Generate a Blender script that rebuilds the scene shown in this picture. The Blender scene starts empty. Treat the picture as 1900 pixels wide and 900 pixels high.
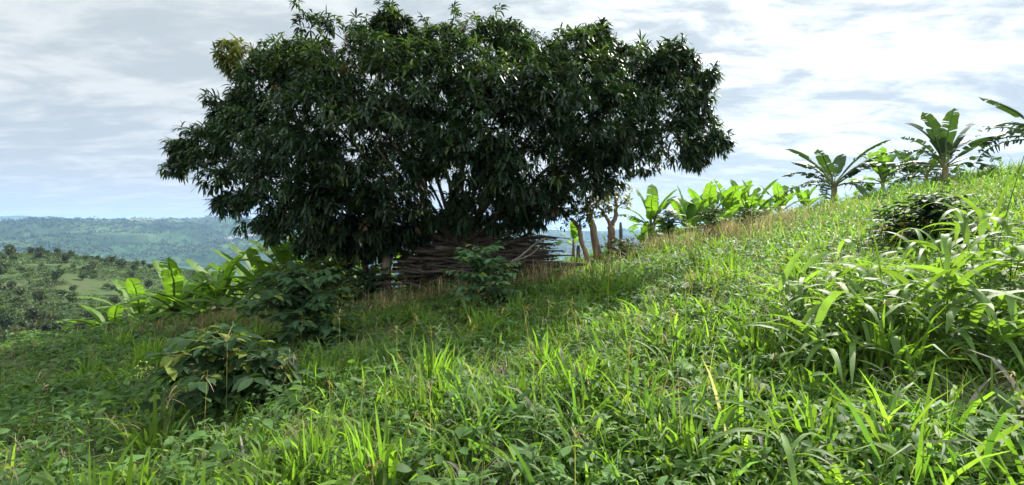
import bpy, bmesh, math, random
import numpy as np
from mathutils import Vector, Matrix, Euler

R = math.radians
random.seed(7)
rng = np.random.default_rng(11)
scn = bpy.context.scene
COL = scn.collection

# ------------------------------------------------------------------ camera
EYE = 1.6
FPX = 870.0          # focal length in pixels of the 1900 px wide photograph
cam_d = bpy.data.cameras.new('camera')
cam_d.sensor_width = 36.0
cam_d.lens = 36.0 * FPX / 1900.0
cam_d.clip_start = 0.05
cam_d.clip_end = 40000
cam = bpy.data.objects.new('camera', cam_d)
cam.location = (0, 0, EYE)
cam.rotation_euler = (R(90 - 1.3), 0, 0)
COL.objects.link(cam)
scn.camera = cam

# ------------------------------------------------------------------ sun, sky, exposure
SUN = Vector((0.72, 1.0, 1.03)).normalized()
SUN_EL = math.asin(SUN.z)
SUN_AZ = math.atan2(SUN.x, SUN.y)        # clockwise from +Y
sun_d = bpy.data.lights.new('sun', 'SUN')
sun_d.energy = 5.0
sun_d.angle = R(0.6)
sun_d.color = (1.0, 0.95, 0.86)
sun = bpy.data.objects.new('sun', sun_d)
sun.rotation_euler = (-SUN).to_track_quat('-Z', 'Y').to_euler()
COL.objects.link(sun)

scn.view_settings.view_transform = 'Standard'
scn.view_settings.look = 'None'
scn.view_settings.exposure = 1.54
scn.view_settings.gamma = 1.0
scn.view_settings.use_curve_mapping = False
scn.cycles.use_denoising = True
scn.cycles.denoiser = 'OPENIMAGEDENOISE'
scn.cycles.max_bounces = 8
scn.cycles.transparent_max_bounces = 8
scn.cycles.transmission_bounces = 6
scn.cycles.diffuse_bounces = 3
scn.cycles.glossy_bounces = 2
scn.cycles.volume_bounces = 0
scn.cycles.use_adaptive_sampling = True
scn.cycles.adaptive_threshold = 0.02
scn.cycles.sample_clamp_indirect = 4.0


def build_world():
    w = bpy.data.worlds.new('World')
    scn.world = w
    w.use_nodes = True
    nt = w.node_tree
    N, L = nt.nodes, nt.links
    N.clear()

    def math_(op, a, b=None, c=None, clamp=False):
        n = N.new('ShaderNodeMath'); n.operation = op; n.use_clamp = clamp
        for i, v in enumerate((a, b, c)):
            if v is None:
                continue
            if isinstance(v, (int, float)):
                n.inputs[i].default_value = v
            else:
                L.new(v, n.inputs[i])
        return n.outputs[0]

    def vmath(op, a, b=None):
        n = N.new('ShaderNodeVectorMath'); n.operation = op
        for i, v in enumerate((a, b)):
            if v is None:
                continue
            if isinstance(v, (tuple, list)):
                n.inputs[i].default_value = v
            else:
                L.new(v, n.inputs[i])
        return n

    def maprange(v, a, b, c=0.0, d=1.0, smooth=True):
        n = N.new('ShaderNodeMapRange'); n.interpolation_type = 'SMOOTHSTEP' if smooth else 'LINEAR'
        L.new(v, n.inputs['Value'])
        n.inputs['From Min'].default_value = a; n.inputs['From Max'].default_value = b
        n.inputs['To Min'].default_value = c; n.inputs['To Max'].default_value = d
        return n.outputs[0]

    def mixc(f, a, b):
        n = N.new('ShaderNodeMix'); n.data_type = 'RGBA'
        if isinstance(f, (int, float)): n.inputs[0].default_value = f
        else: L.new(f, n.inputs[0])
        for i, v in ((6, a), (7, b)):
            if isinstance(v, (tuple, list)): n.inputs[i].default_value = (*v, 1)
            else: L.new(v, n.inputs[i])
        return n.outputs[2]

    tc = N.new('ShaderNodeTexCoord')
    d = vmath('NORMALIZE', tc.outputs['Generated']).outputs[0]
    sep = N.new('ShaderNodeSeparateXYZ'); L.new(d, sep.inputs[0])
    z = math_('ADD', math_('MAXIMUM', sep.outputs[2], 0.0), 0.14)
    comb = N.new('ShaderNodeCombineXYZ')
    L.new(math_('DIVIDE', sep.outputs[0], z), comb.inputs[0])
    L.new(math_('DIVIDE', sep.outputs[1], z), comb.inputs[1])

    def noise(scale, detail, rough, dist, sc=(1, 1, 1), loc=(0, 0, 0), rot=0):
        m = N.new('ShaderNodeMapping')
        m.inputs['Scale'].default_value = sc; m.inputs['Location'].default_value = loc
        m.inputs['Rotation'].default_value = (0, 0, rot)
        L.new(comb.outputs[0], m.inputs[0])
        n = N.new('ShaderNodeTexNoise')
        n.inputs['Scale'].default_value = scale; n.inputs['Detail'].default_value = detail
        n.inputs['Roughness'].default_value = rough; n.inputs['Distortion'].default_value = dist
        L.new(m.outputs[0], n.inputs['Vector'])
        return n.outputs['Fac']

    streak = noise(2.0, 9, 0.6, 0.6, (0.75, 1.35, 1), (3.1, 1.7, 0), R(12))
    big = noise(0.55, 4, 0.5, 0.3, (0.8, 1.2, 1), (8.3, 4.1, 0), R(-10))
    cells = noise(6.5, 7, 0.6, 0.4, (0.6, 1.3, 1), (1.3, 7.7, 0), R(8))

    thick = math_('ADD', math_('MULTIPLY', streak, 0.55), math_('ADD', math_('MULTIPLY', big, 0.28), math_('MULTIPLY', cells, 0.25)))
    # grey-blue undersides against bright thin veil
    body = mixc(maprange(thick, 0.45, 0.60), (0.91, 0.95, 0.94), (0.63, 0.70, 0.725))
    # scattering of the sun in the veil
    dot = vmath('DOT_PRODUCT', d, tuple(SUN)).outputs['Value']
    dp = math_('MAXIMUM', dot, 0.0)
    glow = math_('ADD', math_('MULTIPLY', math_('POWER', dp, 6.0), 0.45), math_('MULTIPLY', math_('POWER', dp, 28.0), 1.5))
    glowt = math_('MULTIPLY', glow, maprange(thick, 0.44, 0.59, 1.3, 0.10))
    gc = N.new('ShaderNodeVectorMath'); gc.operation = 'SCALE'
    gc.inputs[0].default_value = (1.0, 1.0, 0.97); L.new(glowt, gc.inputs['Scale'])
    cloud = vmath('ADD', body, gc.outputs[0]).outputs[0]
    # low bright band with long blue gaps near the horizon
    low = maprange(sep.outputs[2], 0.0, 0.16, 1.0, 0.0)
    cloud = mixc(math_('MULTIPLY', low, 0.65), cloud, (0.80, 0.87, 0.87))
    c10 = N.new('ShaderNodeVectorMath'); c10.operation = 'SCALE'
    L.new(cloud, c10.inputs[0]); c10.inputs['Scale'].default_value = 10.0 * 0.31
    # added fill: unseen sky behind and above the camera brightened to lift the shade
    fill_boost = math_('ADD', maprange(sep.outputs[1], 0.25, -0.6, 1.0, 3.6), maprange(sep.outputs[2], 0.55, 0.95, 0.0, 1.4))
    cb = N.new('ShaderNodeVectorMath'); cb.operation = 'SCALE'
    L.new(c10.outputs[0], cb.inputs[0]); L.new(fill_boost, cb.inputs['Scale']); c10 = cb

    sky = N.new('ShaderNodeTexSky')
    sky.sky_type = 'NISHITA'; sky.sun_disc = False
    sky.sun_elevation = SUN_EL; sky.sun_rotation = SUN_AZ
    sky.altitude = 1200; sky.air_density = 1.0; sky.dust_density = 1.5; sky.ozone_density = 1.5
    gap = maprange(big, 0.36, 0.52)
    gaps = math_('ADD', math_('MULTIPLY', maprange(thick, 0.36, 0.50), 0.16), 0.88, clamp=True)
    skyd = N.new('ShaderNodeVectorMath'); skyd.operation = 'SCALE'
    L.new(sky.outputs[0], skyd.inputs[0]); skyd.inputs['Scale'].default_value = 0.5
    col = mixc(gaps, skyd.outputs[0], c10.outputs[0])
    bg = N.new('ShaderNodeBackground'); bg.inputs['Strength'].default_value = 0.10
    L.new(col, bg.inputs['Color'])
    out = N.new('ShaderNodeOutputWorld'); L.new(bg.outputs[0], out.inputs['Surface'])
    w.cycles.sampling_method = 'MANUAL'; w.cycles.sample_map_resolution = 512


build_world()

# ------------------------------------------------------------------ helpers
def at(u, v, y):
    """world point seen at photograph pixel (u, v) at depth y (used to plan positions)"""
    return Vector(((u - 950) / FPX * y, y, EYE + (430 - v) / FPX * y))


def norm(a):
    return a / np.maximum(np.linalg.norm(a, axis=-1, keepdims=True), 1e-9)


def mesh_np(name, V, F, C=None, smooth=True):
    V = np.asarray(V, np.float32).reshape(-1, 3)
    F = np.asarray(F, np.int32)
    me = bpy.data.meshes.new(name)
    n, k = F.shape
    me.vertices.add(len(V)); me.vertices.foreach_set('co', V.ravel())
    me.loops.add(n * k); me.loops.foreach_set('vertex_index', F.ravel())
    me.polygons.add(n)
    me.polygons.foreach_set('loop_start', np.arange(0, n * k, k, dtype=np.int32))
    me.polygons.foreach_set('use_smooth', np.full(n, smooth, dtype=bool))
    if C is not None:
        C = np.asarray(C, np.float32).reshape(-1, 3)
        a = me.color_attributes.new('tint', 'FLOAT_COLOR', 'POINT')
        a.data.foreach_set('color', np.hstack([C, np.ones((len(C), 1), np.float32)]).ravel())
    me.update(calc_edges=True)
    return me


class Geo:
    """collects quads, with a colour per vertex, into one mesh"""
    def __init__(self):
        self.V, self.F, self.C, self.n = [], [], [], 0

    def add(self, V, F, C):
        V = np.asarray(V, float).reshape(-1, 3)
        C = np.asarray(C, float)
        if C.ndim == 1:
            C = np.tile(C, (len(V), 1))
        self.V.append(V); self.F.append(np.asarray(F, int) + self.n); self.C.append(C.reshape(-1, 3))
        self.n += len(V)

    def mesh(self, name, smooth=True):
        return mesh_np(name, np.vstack(self.V), np.vstack(self.F), np.vstack(self.C), smooth)

    def build(self, name, mat, parent=None, smooth=True):
        return link(name, self.mesh(name, smooth), mat, parent)


def link(name, me, mat=None, parent=None):
    o = bpy.data.objects.new(name, me)
    if mat is not None and not me.materials:
        me.materials.append(mat)
    COL.objects.link(o)
    if parent is not None:
        o.parent = parent
    return o


def tag(o, label=None, cat=None, group=None, kind=None):
    for k, v in (('label', label), ('category', cat), ('group', group), ('kind', kind)):
        if v:
            o[k] = v
    return o


def empty(name, loc, label=None, cat=None, group=None):
    o = bpy.data.objects.new(name, None)
    o.empty_display_size = 0.1
    o.location = loc
    COL.objects.link(o)
    return tag(o, label, cat, group)


def copy_tree(o, parent=None):
    c = o.copy()
    COL.objects.link(c)
    if parent is not None:
        c.parent = parent
    for ch in list(o.children):
        copy_tree(ch, c)
    return c


def strips(B, D, S, L, W, droop, prof, col, fold=0.0, tipmul=None, curve=1.0):
    """N tapered leaf strips. B base, D start direction, S side vector. returns V, F, C"""
    N = len(B); K = len(prof) - 1
    B = np.asarray(B, float); D = norm(np.asarray(D, float)); S = norm(np.asarray(S, float))
    L = np.broadcast_to(L, (N,)).astype(float); W = np.broadcast_to(W, (N,)).astype(float)
    droop = np.broadcast_to(droop, (N,)).astype(float)
    p = B.copy(); d = D.copy(); rows = []; cols = []
    col = np.broadcast_to(np.asarray(col, float), (N, 3))
    for k in range(K + 1):
        w = (prof[k] * W * .5)[:, None]
        n = norm(np.cross(S, d))
        n = np.where(n[:, 2:3] < 0, -n, n) if fold else n
        if fold:
            rows.append(np.stack([p - S * w + n * w * fold, p, p + S * w + n * w * fold], 1))
            m = 3
        else:
            rows.append(np.stack([p - S * w, p + S * w], 1)); m = 2
        t = k / K
        c = col if tipmul is None else col * (1 + (np.asarray(tipmul) - 1) * t)
        cols.append(np.repeat(c[:, None, :], m, 1))
        d = norm(D + np.array([0, 0, -1.0]) * (droop * (t + 1 / K) ** curve)[:, None])
        p = p + d * (L / K)[:, None]
    V = np.stack(rows, 1).reshape(-1, 3); C = np.stack(cols, 1).reshape(-1, 3)
    i = np.arange(N)[:, None, None] * ((K + 1) * m)
    k = np.arange(K)[None, :, None] * m
    j = np.arange(m - 1)[None, None, :]
    a = (i + k + j)
    F = np.stack([a, a + 1, a + m + 1, a + m], -1).reshape(-1, 4)
    return V, F, C


def tube(points, radii, seg=7, wob=0.0):
    """closed tapered tube along points -> V, F (quads)"""
    P = np.asarray(points, float); r = np.asarray(radii, float)
    n = len(P)
    T = np.gradient(P, axis=0); T = norm(T)
    ref = np.array([0.31, 0.87, 0.37])
    A = norm(np.cross(T, ref)); Bv = np.cross(T, A)
    ang = np.linspace(0, 2 * np.pi, seg, endpoint=False)
    ring = A[:, None, :] * np.cos(ang)[None, :, None] + Bv[:, None, :] * np.sin(ang)[None, :, None]
    rr = r[:, None] * (1 + wob * rng.normal(size=(n, seg)))
    V = P[:, None, :] + ring * rr[:, :, None]
    V = np.concatenate([V[:1] * 0 + P[:1, None, :], V, V[-1:] * 0 + P[-1:, None, :]], 0)
    m = n + 2
    i = np.arange(m - 1)[:, None] * seg; j = np.arange(seg)[None, :]; j2 = (j + 1) % seg
    F = np.stack([i + j, i + j2, i + seg + j2, i + seg + j], -1).reshape(-1, 4)
    return V.reshape(-1, 3), F


def bezier(a, b, c, n=8):
    t = np.linspace(0, 1, n)[:, None]
    a, b, c = (np.asarray(q, float) for q in (a, b, c))
    return (1 - t) ** 2 * a + 2 * t * (1 - t) * b + t ** 2 * c


_perm = rng.random((256, 256))
def vnoise(x, y):
    x = np.asarray(x, float); y = np.asarray(y, float)
    xi = np.floor(x).astype(int); yi = np.floor(y).astype(int)
    fx = x - xi; fy = y - yi
    fx = fx * fx * (3 - 2 * fx); fy = fy * fy * (3 - 2 * fy)
    g = lambda a, b: _perm[a & 255, b & 255]
    return (g(xi, yi) * (1 - fx) + g(xi + 1, yi) * fx) * (1 - fy) + (g(xi, yi + 1) * (1 - fx) + g(xi + 1, yi + 1) * fx) * fy


def fbm(x, y, o=4):
    s = 0; a = .5; f = 1
    for k in range(o):
        s = s + a * (vnoise(x * f + 17.3 * k, y * f + 9.1 * k) - .5); a *= .5; f *= 2.03
    return s


# ------------------------------------------------------------------ terrain
def y_edge(x):
    return 14.0 + 0.35 * np.asarray(x, float)


def smooth01(t):
    t = np.clip(t, 0, 1); return t * t * (3 - 2 * t)


def near_z(x, y):
    x = np.asarray(x, float); y = np.asarray(y, float)
    sp = np.log1p(np.exp(np.clip(x, -30, 30)))          # softplus
    z = 0.10 * x + 0.055 * (sp - .69) + 0.0016 * np.maximum(x, 0) ** 2 * np.exp(-np.maximum(x - 18, 0) / 12) + 0.022 * y
    z = z + 0.16 * fbm(x * .55, y * .55, 3) + 0.05 * fbm(x * 2.3, y * 2.3, 2)
    d = np.maximum((y - y_edge(x)) / 1.06, 0)
    z = z - .46 * d * d / (d + 4.0)
    dl = np.maximum(-x - 12.5, 0)
    return z - .28 * dl * dl / (dl + 6)


def far_z(x, y):
    r = np.hypot(x, y) + 1e-6
    c = np.maximum(y / r, .25)                        # cos of the azimuth
    u = 950 + FPX * np.clip(x / np.maximum(y, 1e-3), -2.5, 2.5)
    u = np.where(y <= 0, np.where(x < 0, -1200, 3000), u)
    lift = lambda v, rr: EYE - rr * c * (v - 430) / FPX
    # hill across the valley
    vc = np.interp(u, [-1200, 0, 120, 250, 340, 450, 600, 900, 1900], [462, 469, 471, 487, 499, 520, 560, 600, 640])
    zc = lift(vc, 300.0)
    zb = np.interp(u, [-1200, 0, 300, 700, 1900], [-24, -24, -26, -40, -60])
    # distant range
    vr = np.interp(u, [-1200, 0, 40, 110, 160, 250, 330, 420, 480, 620, 800, 1000, 1200, 1900, 3000],
                   [404, 416, 414, 411, 414, 413, 410.5, 408.5, 411, 415, 420, 426, 431, 433, 430])
    zr = lift(vr, 3300.0)
    vm = np.interp(u, [-1200, 0, 40, 75, 95, 125, 190, 300, 3000], [402, 401, 399, 402, 400.5, 407, 417, 428, 428])
    zm = lift(vm, 7000.0)
    floor = np.interp(u, [-1200, 200, 700, 1900], [-130, -150, -190, -220])
    lr = np.log(r)
    def ramp(a, b): return smooth01((lr - math.log(a)) / (math.log(b) - math.log(a)))
    z = zb + (zc - zb) * ramp(95, 300)
    z = z + (floor - z) * ramp(310, 1100)
    z = z + (zr - z) * ramp(1500, 3300)
    z = z + (np.minimum(zr - 60, -60) - z) * ramp(3400, 4600)
    z = z + (zm - z) * ramp(5000, 7000)
    z = z + (-120 - z) * ramp(7100, 8500)
    th = np.arctan2(x, y)
    z = z + 5.0 * fbm(x / 45, y / 45, 4) * ramp(70, 160) * (1 - ramp(320, 600))
    rid = 1 - np.abs(2 * fbm(x / 520 + 3.3, y / 700 + 8.8, 5)) * 2
    z = z + 95 * (rid - .72) * ramp(700, 1500) * (1 - ramp(3000, 3500)) * 1.0
    z = z + 9 * fbm(x / 160, y / 160, 3) * ramp(2600, 3300) * (1 - ramp(3500, 5000))
    z = z + 18 * fbm(th * 16, lr * 3, 4) * ramp(5500, 7000)
    return z


def terrain_z(x, y):
    x = np.asarray(x, float); y = np.asarray(y, float)
    r = np.hypot(x, y)
    t = smooth01((r - 34) / (92 - 34))
    zn = near_z(x, y)
    return np.where(t <= 0, zn, np.where(t >= 1, far_z(x, y), zn * (1 - t) + far_z(x, y) * t))


def gz(x, y):
    return float(near_z(x, y))


def polar_sheet(name, radii, mat, back=True):
    th = np.concatenate([np.linspace(-75, 75, 420), np.linspace(75, 285, 80)[1:-1]])
    th = np.radians(th)
    rr, tt = np.meshgrid(radii, th, indexing='ij')
    x = rr * np.sin(tt); y = rr * np.cos(tt)
    z = terrain_z(x, y)
    V = np.stack([x, y, z], -1).reshape(-1, 3)
    n, m = rr.shape
    i = np.arange(n - 1)[:, None] * m; j = np.arange(m)[None, :]; j2 = (j + 1) % m
    F = np.stack([i + j, i + m + j, i + m + j2, i + j2], -1).reshape(-1, 4)
    F = F[:, ::-1]
    o = link(name, mesh_np(name, V, F), mat)
    return tag(o, kind='structure')


# ------------------------------------------------------------------ materials
def new_mat(name):
    m = bpy.data.materials.new(name); m.use_nodes = True
    nt = m.node_tree
    p = nt.nodes['Principled BSDF']
    return m, nt, p


def leaf_mat(name, trans=0.45, rough=0.4, spec=0.5, tcol=(1.35, 1.55, 0.45), var=0.25):
    """leaf tissue: base colour from the leaf's own tint, light passing through it greener and yellower"""
    m, nt, p = new_mat(name)
    N, L = nt.nodes, nt.links
    a = N.new('ShaderNodeAttribute'); a.attribute_name = 'tint'
    geo = N.new('ShaderNodeNewGeometry')
    nz = N.new('ShaderNodeTexNoise'); nz.inputs['Scale'].default_value = 9.0; nz.inputs['Detail'].default_value = 3
    L.new(geo.outputs['Position'], nz.inputs['Vector'])
    mr = N.new('ShaderNodeMapRange'); L.new(nz.outputs['Fac'], mr.inputs['Value'])
    mr.inputs['From Min'].default_value = .25; mr.inputs['From Max'].default_value = .75
    mr.inputs['To Min'].default_value = 1 - var; mr.inputs['To Max'].default_value = 1 + var
    sc = N.new('ShaderNodeVectorMath'); sc.operation = 'SCALE'
    L.new(a.outputs['Color'], sc.inputs[0]); L.new(mr.outputs[0], sc.inputs['Scale'])
    L.new(sc.outputs[0], p.inputs['Base Color'])
    p.inputs['Roughness'].default_value = rough
    p.inputs['Specular IOR Level'].default_value = spec
    t = N.new('ShaderNodeBsdfTranslucent')
    mu = N.new('ShaderNodeVectorMath'); mu.operation = 'MULTIPLY'
    L.new(sc.outputs[0], mu.inputs[0]); mu.inputs[1].default_value = tcol
    L.new(mu.outputs[0], t.inputs['Color'])
    mx = N.new('ShaderNodeMixShader'); mx.inputs[0].default_value = trans
    L.new(p.outputs[0], mx.inputs[1]); L.new(t.outputs[0], mx.inputs[2])
    L.new(mx.outputs[0], N['Material Output'].inputs['Surface'])
    return m


def noise_mat(name, cols, scale, rough=0.9, bump=0.3, stretch=(1, 1, 1), detail=6, coord='Object', bscale=None):
    m, nt, p = new_mat(name)
    N, L = nt.nodes, nt.links
    tc = N.new('ShaderNodeTexCoord'); mp = N.new('ShaderNodeMapping')
    mp.inputs['Scale'].default_value = stretch
    L.new(tc.outputs[coord], mp.inputs[0])
    nz = N.new('ShaderNodeTexNoise'); nz.inputs['Scale'].default_value = scale; nz.inputs['Detail'].default_value = detail
    nz.inputs['Roughness'].default_value = .62
    L.new(mp.outputs[0], nz.inputs['Vector'])
    cr = N.new('ShaderNodeValToRGB')
    e = cr.color_ramp.elements
    n = len(cols)
    while len(e) < n: e.new(.5)
    for i, c in enumerate(cols):
        e[i].position = .3 + .4 * i / (n - 1); e[i].color = (*c, 1)
    L.new(nz.outputs['Fac'], cr.inputs[0]); L.new(cr.outputs[0], p.inputs['Base Color'])
    p.inputs['Roughness'].default_value = rough
    p.inputs['Specular IOR Level'].default_value = .25
    if bump:
        b = N.new('ShaderNodeBump'); b.inputs['Strength'].default_value = bump
        L.new(nz.outputs['Fac'], b.inputs['Height']); L.new(b.outputs[0], p.inputs['Normal'])
    return m


def tint_mat(name, rough=.85, spec=.3):
    m, nt, p = new_mat(name)
    a = nt.nodes.new('ShaderNodeAttribute'); a.attribute_name = 'tint'
    nt.links.new(a.outputs['Color'], p.inputs['Base Color'])
    p.inputs['Roughness'].default_value = rough; p.inputs['Specular IOR Level'].default_value = spec
    return m


def far_mat(name, fields, scrub, s1, s2, dist):
    """patchwork of pasture, crop and scrub on far slopes"""
    m, nt, p = new_mat(name)
    N, L = nt.nodes, nt.links
    geo = N.new('ShaderNodeNewGeometry')
    nz = N.new('ShaderNodeTexNoise'); nz.inputs['Scale'].default_value = s1; nz.inputs['Detail'].default_value = 7
    nz.inputs['Roughness'].default_value = .6; nz.inputs['Distortion'].default_value = .6
    L.new(geo.outputs['Position'], nz.inputs['Vector'])
    cr = N.new('ShaderNodeValToRGB'); e = cr.color_ramp.elements
    while len(e) < len(fields): e.new(.5)
    for i, c in enumerate(fields):
        e[i].position = .34 + .32 * i / (len(fields) - 1); e[i].color = (*c, 1)
    L.new(nz.outputs['Fac'], cr.inputs[0])
    vo = N.new('ShaderNodeTexVoronoi'); vo.inputs['Scale'].default_value = s2
    wn = N.new('ShaderNodeTexNoise'); wn.inputs['Scale'].default_value = s2 * 1.7; wn.inputs['Detail'].default_value = 4
    L.new(geo.outputs['Position'], wn.inputs['Vector'])
    ad = N.new('ShaderNodeVectorMath'); ad.operation = 'MULTIPLY_ADD'
    L.new(wn.outputs['Color'], ad.inputs[0]); ad.inputs[1].default_value = (dist,) * 3
    L.new(geo.outputs['Position'], ad.inputs[2]); L.new(ad.outputs[0], vo.inputs['Vector'])
    mr = N.new('ShaderNodeHueSaturation')
    sp = N.new('ShaderNodeSeparateColor'); L.new(vo.outputs['Color'], sp.inputs[0])
    va = N.new('ShaderNodeMapRange'); L.new(sp.outputs[0], va.inputs['Value'])
    va.inputs['To Min'].default_value = .6; va.inputs['To Max'].default_value = 1.45
    L.new(va.outputs[0], mr.inputs['Value']); L.new(cr.outputs[0], mr.inputs['Color'])
    sn = N.new('ShaderNodeTexNoise'); sn.inputs['Scale'].default_value = s1 * 7; sn.inputs['Detail'].default_value = 6
    sn.inputs['Roughness'].default_value = .75
    L.new(geo.outputs['Position'], sn.inputs['Vector'])
    sr = N.new('ShaderNodeMapRange'); L.new(sn.outputs['Fac'], sr.inputs['Value'])
    sr.inputs['From Min'].default_value = .5; sr.inputs['From Max'].default_value = .6
    mx = N.new('ShaderNodeMix'); mx.data_type = 'RGBA'
    L.new(sr.outputs[0], mx.inputs[0]); L.new(mr.outputs[0], mx.inputs[6]); mx.inputs[7].default_value = (*scrub, 1)
    L.new(mx.outputs[2], p.inputs['Base Color'])
    p.inputs['Roughness'].default_value = 1; p.inputs['Specular IOR Level'].default_value = 0.05
    return m


M = {}
M['soil'] = noise_mat('meadow soil', [(.018, .022, .008), (.035, .045, .014), (.06, .05, .025)], 3.0, 1.0, .5)
M['hillside'] = far_mat('valley slope', [(.025, .045, .016), (.04, .065, .022), (.045, .062, .026), (.068, .062, .036)], (.018, .032, .014), .018, .02, 14)
M['hills'] = far_mat('far hills', [(.018, .04, .018), (.03, .06, .022), (.05, .08, .03), (.09, .09, .05)], (.013, .028, .014), .0026, .0075, 70)
M['grass'] = leaf_mat('grass blade', .52, .55, .15, (1.45, 1.62, .52))
M['lush'] = leaf_mat('broad grass blade', .50, .55, .13, (1.5, 1.6, .42))
M['weed'] = leaf_mat('weed leaf', .45, .6, .12, (1.4, 1.5, .5))
M['dry'] = leaf_mat('dry grass stalk', .35, .7, .1, (1.1, 1.1, .95))
M['mango'] = leaf_mat('mango leaf', .30, .48, .2, (1.3, 1.5, .45))
M['coffee'] = leaf_mat('coffee leaf', .30, .6, .06, (1.3, 1.5, .4))
M['banana'] = leaf_mat('banana leaf', .52, .5, .16, (1.5, 1.6, .45), .15)
M['silhouette_banana'] = leaf_mat('silhouette banana leaf', .34, .5, .16, (1.4, 1.5, .5), .15)  # darker, less translucent copy: backlit skyline tone put into the leaf
M['tree'] = leaf_mat('small tree leaf', .42, .4, .4, (1.5, 1.5, .4))
M['bark'] = noise_mat('bark', [(.05, .036, .026), (.12, .09, .065), (.22, .18, .14)], 9.0, .9, .8, (1, 1, .22))
M['pale_bark'] = noise_mat('pale bark', [(.12, .075, .05), (.24, .16, .11), (.36, .27, .2)], 8.0, .9, .7, (1, 1, .25))
M['stick'] = noise_mat('dry stick', [(.018, .014, .011), (.042, .033, .026), (.10, .082, .065)], 14.0, .9, .6, (.15, 1, 1))
M['pale_stick'] = noise_mat('pale peeled branch', [(.10, .08, .06), (.19, .16, .12), (.30, .26, .2)], 14.0, .85, .5)
M['pseudo'] = noise_mat('banana stem sheath', [(.09, .05, .025), (.16, .13, .05), (.22, .2, .08)], 5.0, .7, .4, (1, 1, .25))
M['post'] = noise_mat('weathered post', [(.06, .058, .055), (.13, .125, .12), (.2, .19, .18)], 11.0, .95, .7, (1, 1, .15))
M['stem'] = tint_mat('plant stem')
M['scrub'] = leaf_mat('distant leaf', .3, .6, .2, (1.3, 1.4, .5))
M['track'] = noise_mat('pale dirt', [(.14, .135, .12), (.22, .21, .19)], .05, 1, 0)

# ------------------------------------------------------------------ ground, valley, hills
def logr(a, b, n): return np.exp(np.linspace(math.log(a), math.log(b), n))
polar_sheet('ground', np.concatenate([[0.02], logr(.4, 40, 110)]), M['soil'])
polar_sheet('valley_slope', logr(40, 700, 130), M['hillside'])
polar_sheet('far_hills', logr(700, 8500, 170), M['hills'])

# pale dirt clearing on the far slope (a thin sheet that follows the land)
def clearing():
    n, m = 24, 5
    pts = []
    for i in range(n):
        t = i / (n - 1)
        u = 414 + 62 * t
        for j in range(m):
            s = j / (m - 1) - .5
            x = (u - 950) / FPX; rr = np.linspace(1500, 3300, 400); kk = rr / math.hypot(x, 1)
            vv = 430 - (terrain_z(x * kk, kk) - EYE) / kk * FPX
            r = rr[np.argmin(np.abs(vv - (446 - 8 * t)))] + 90 * s * (1 - .6 * t)
            x = (u - 950) / FPX; k = r / math.hypot(x, 1)
            pts.append((x * k, k, float(terrain_z(x * k, k)) + 6.0))
    F = [(i * m + j, (i + 1) * m + j, (i + 1) * m + j + 1, i * m + j + 1) for i in range(n - 1) for j in range(m - 1)]
    tag(link('dirt_track', mesh_np('dirt_track', pts, F), M['track']), kind='structure')
clearing()

# ------------------------------------------------------------------ haze
def haze():
    x0, x1, y0, y1, z0, z1 = -8800, 8800, -8800, 8800, -420, 250
    V = [(x, y, z) for x in (x0, x1) for y in (y0, y1) for z in (z0, z1)]
    F = [(0, 1, 3, 2), (4, 6, 7, 5), (0, 4, 5, 1), (2, 3, 7, 6), (0, 2, 6, 4), (1, 5, 7, 3)]
    me = mesh_np('haze', V, F, smooth=False)
    m = bpy.data.materials.new('haze'); m.use_nodes = True
    nt = m.node_tree; nt.nodes.clear()
    v = nt.nodes.new('ShaderNodeVolumePrincipled')
    v.inputs['Color'].default_value = (.34, .56, .95, 1)
    v.inputs['Density'].default_value = 1.05e-4
    v.inputs['Anisotropy'].default_value = .3
    out = nt.nodes.new('ShaderNodeOutputMaterial')
    nt.links.new(v.outputs[0], out.inputs['Volume'])
    tag(link('haze', me, m), kind='stuff')
haze()

# ------------------------------------------------------------------ mango tree
def leaf_rosettes(C, A, per, L, W, col, droop, fold, rad=.04, spread=(.5, 1.25)):
    """leaves radiating from twig tips: C centres, A axes"""
    N = len(C); n = N * per
    B = np.repeat(C, per, 0); Ax = np.repeat(norm(A), per, 0)
    ph = rng.random(n) * 2 * np.pi
    ref = norm(np.cross(Ax, np.array([.3, .5, .8]) + rng.normal(size=3) * .1))
    b2 = np.cross(Ax, ref)
    rd = ref * np.cos(ph)[:, None] + b2 * np.sin(ph)[:, None]
    s = rng.uniform(*spread, n)[:, None]
    D = norm(Ax * np.cos(s) + rd * np.sin(s))
    S = norm(np.cross(D, np.array([0, 0, 1.0])) + rng.normal(size=(n, 3)) * .25)
    S = norm(S - D * np.sum(S * D, 1, keepdims=True))
    Bp = B - Ax * (rng.random((n, 1)) * .10) + D * rad
    Ln = L * rng.uniform(.7, 1.2, n); Wn = W * rng.uniform(.8, 1.2, n)
    c = np.repeat(col, per, 0) * rng.uniform(.75, 1.3, (n, 1))
    prof = [.25, .85, 1.0, .72, .06]
    return strips(Bp, D, S, Ln, Wn, rng.uniform(.4, 1.4, n) * droop, prof, c, fold)


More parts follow.
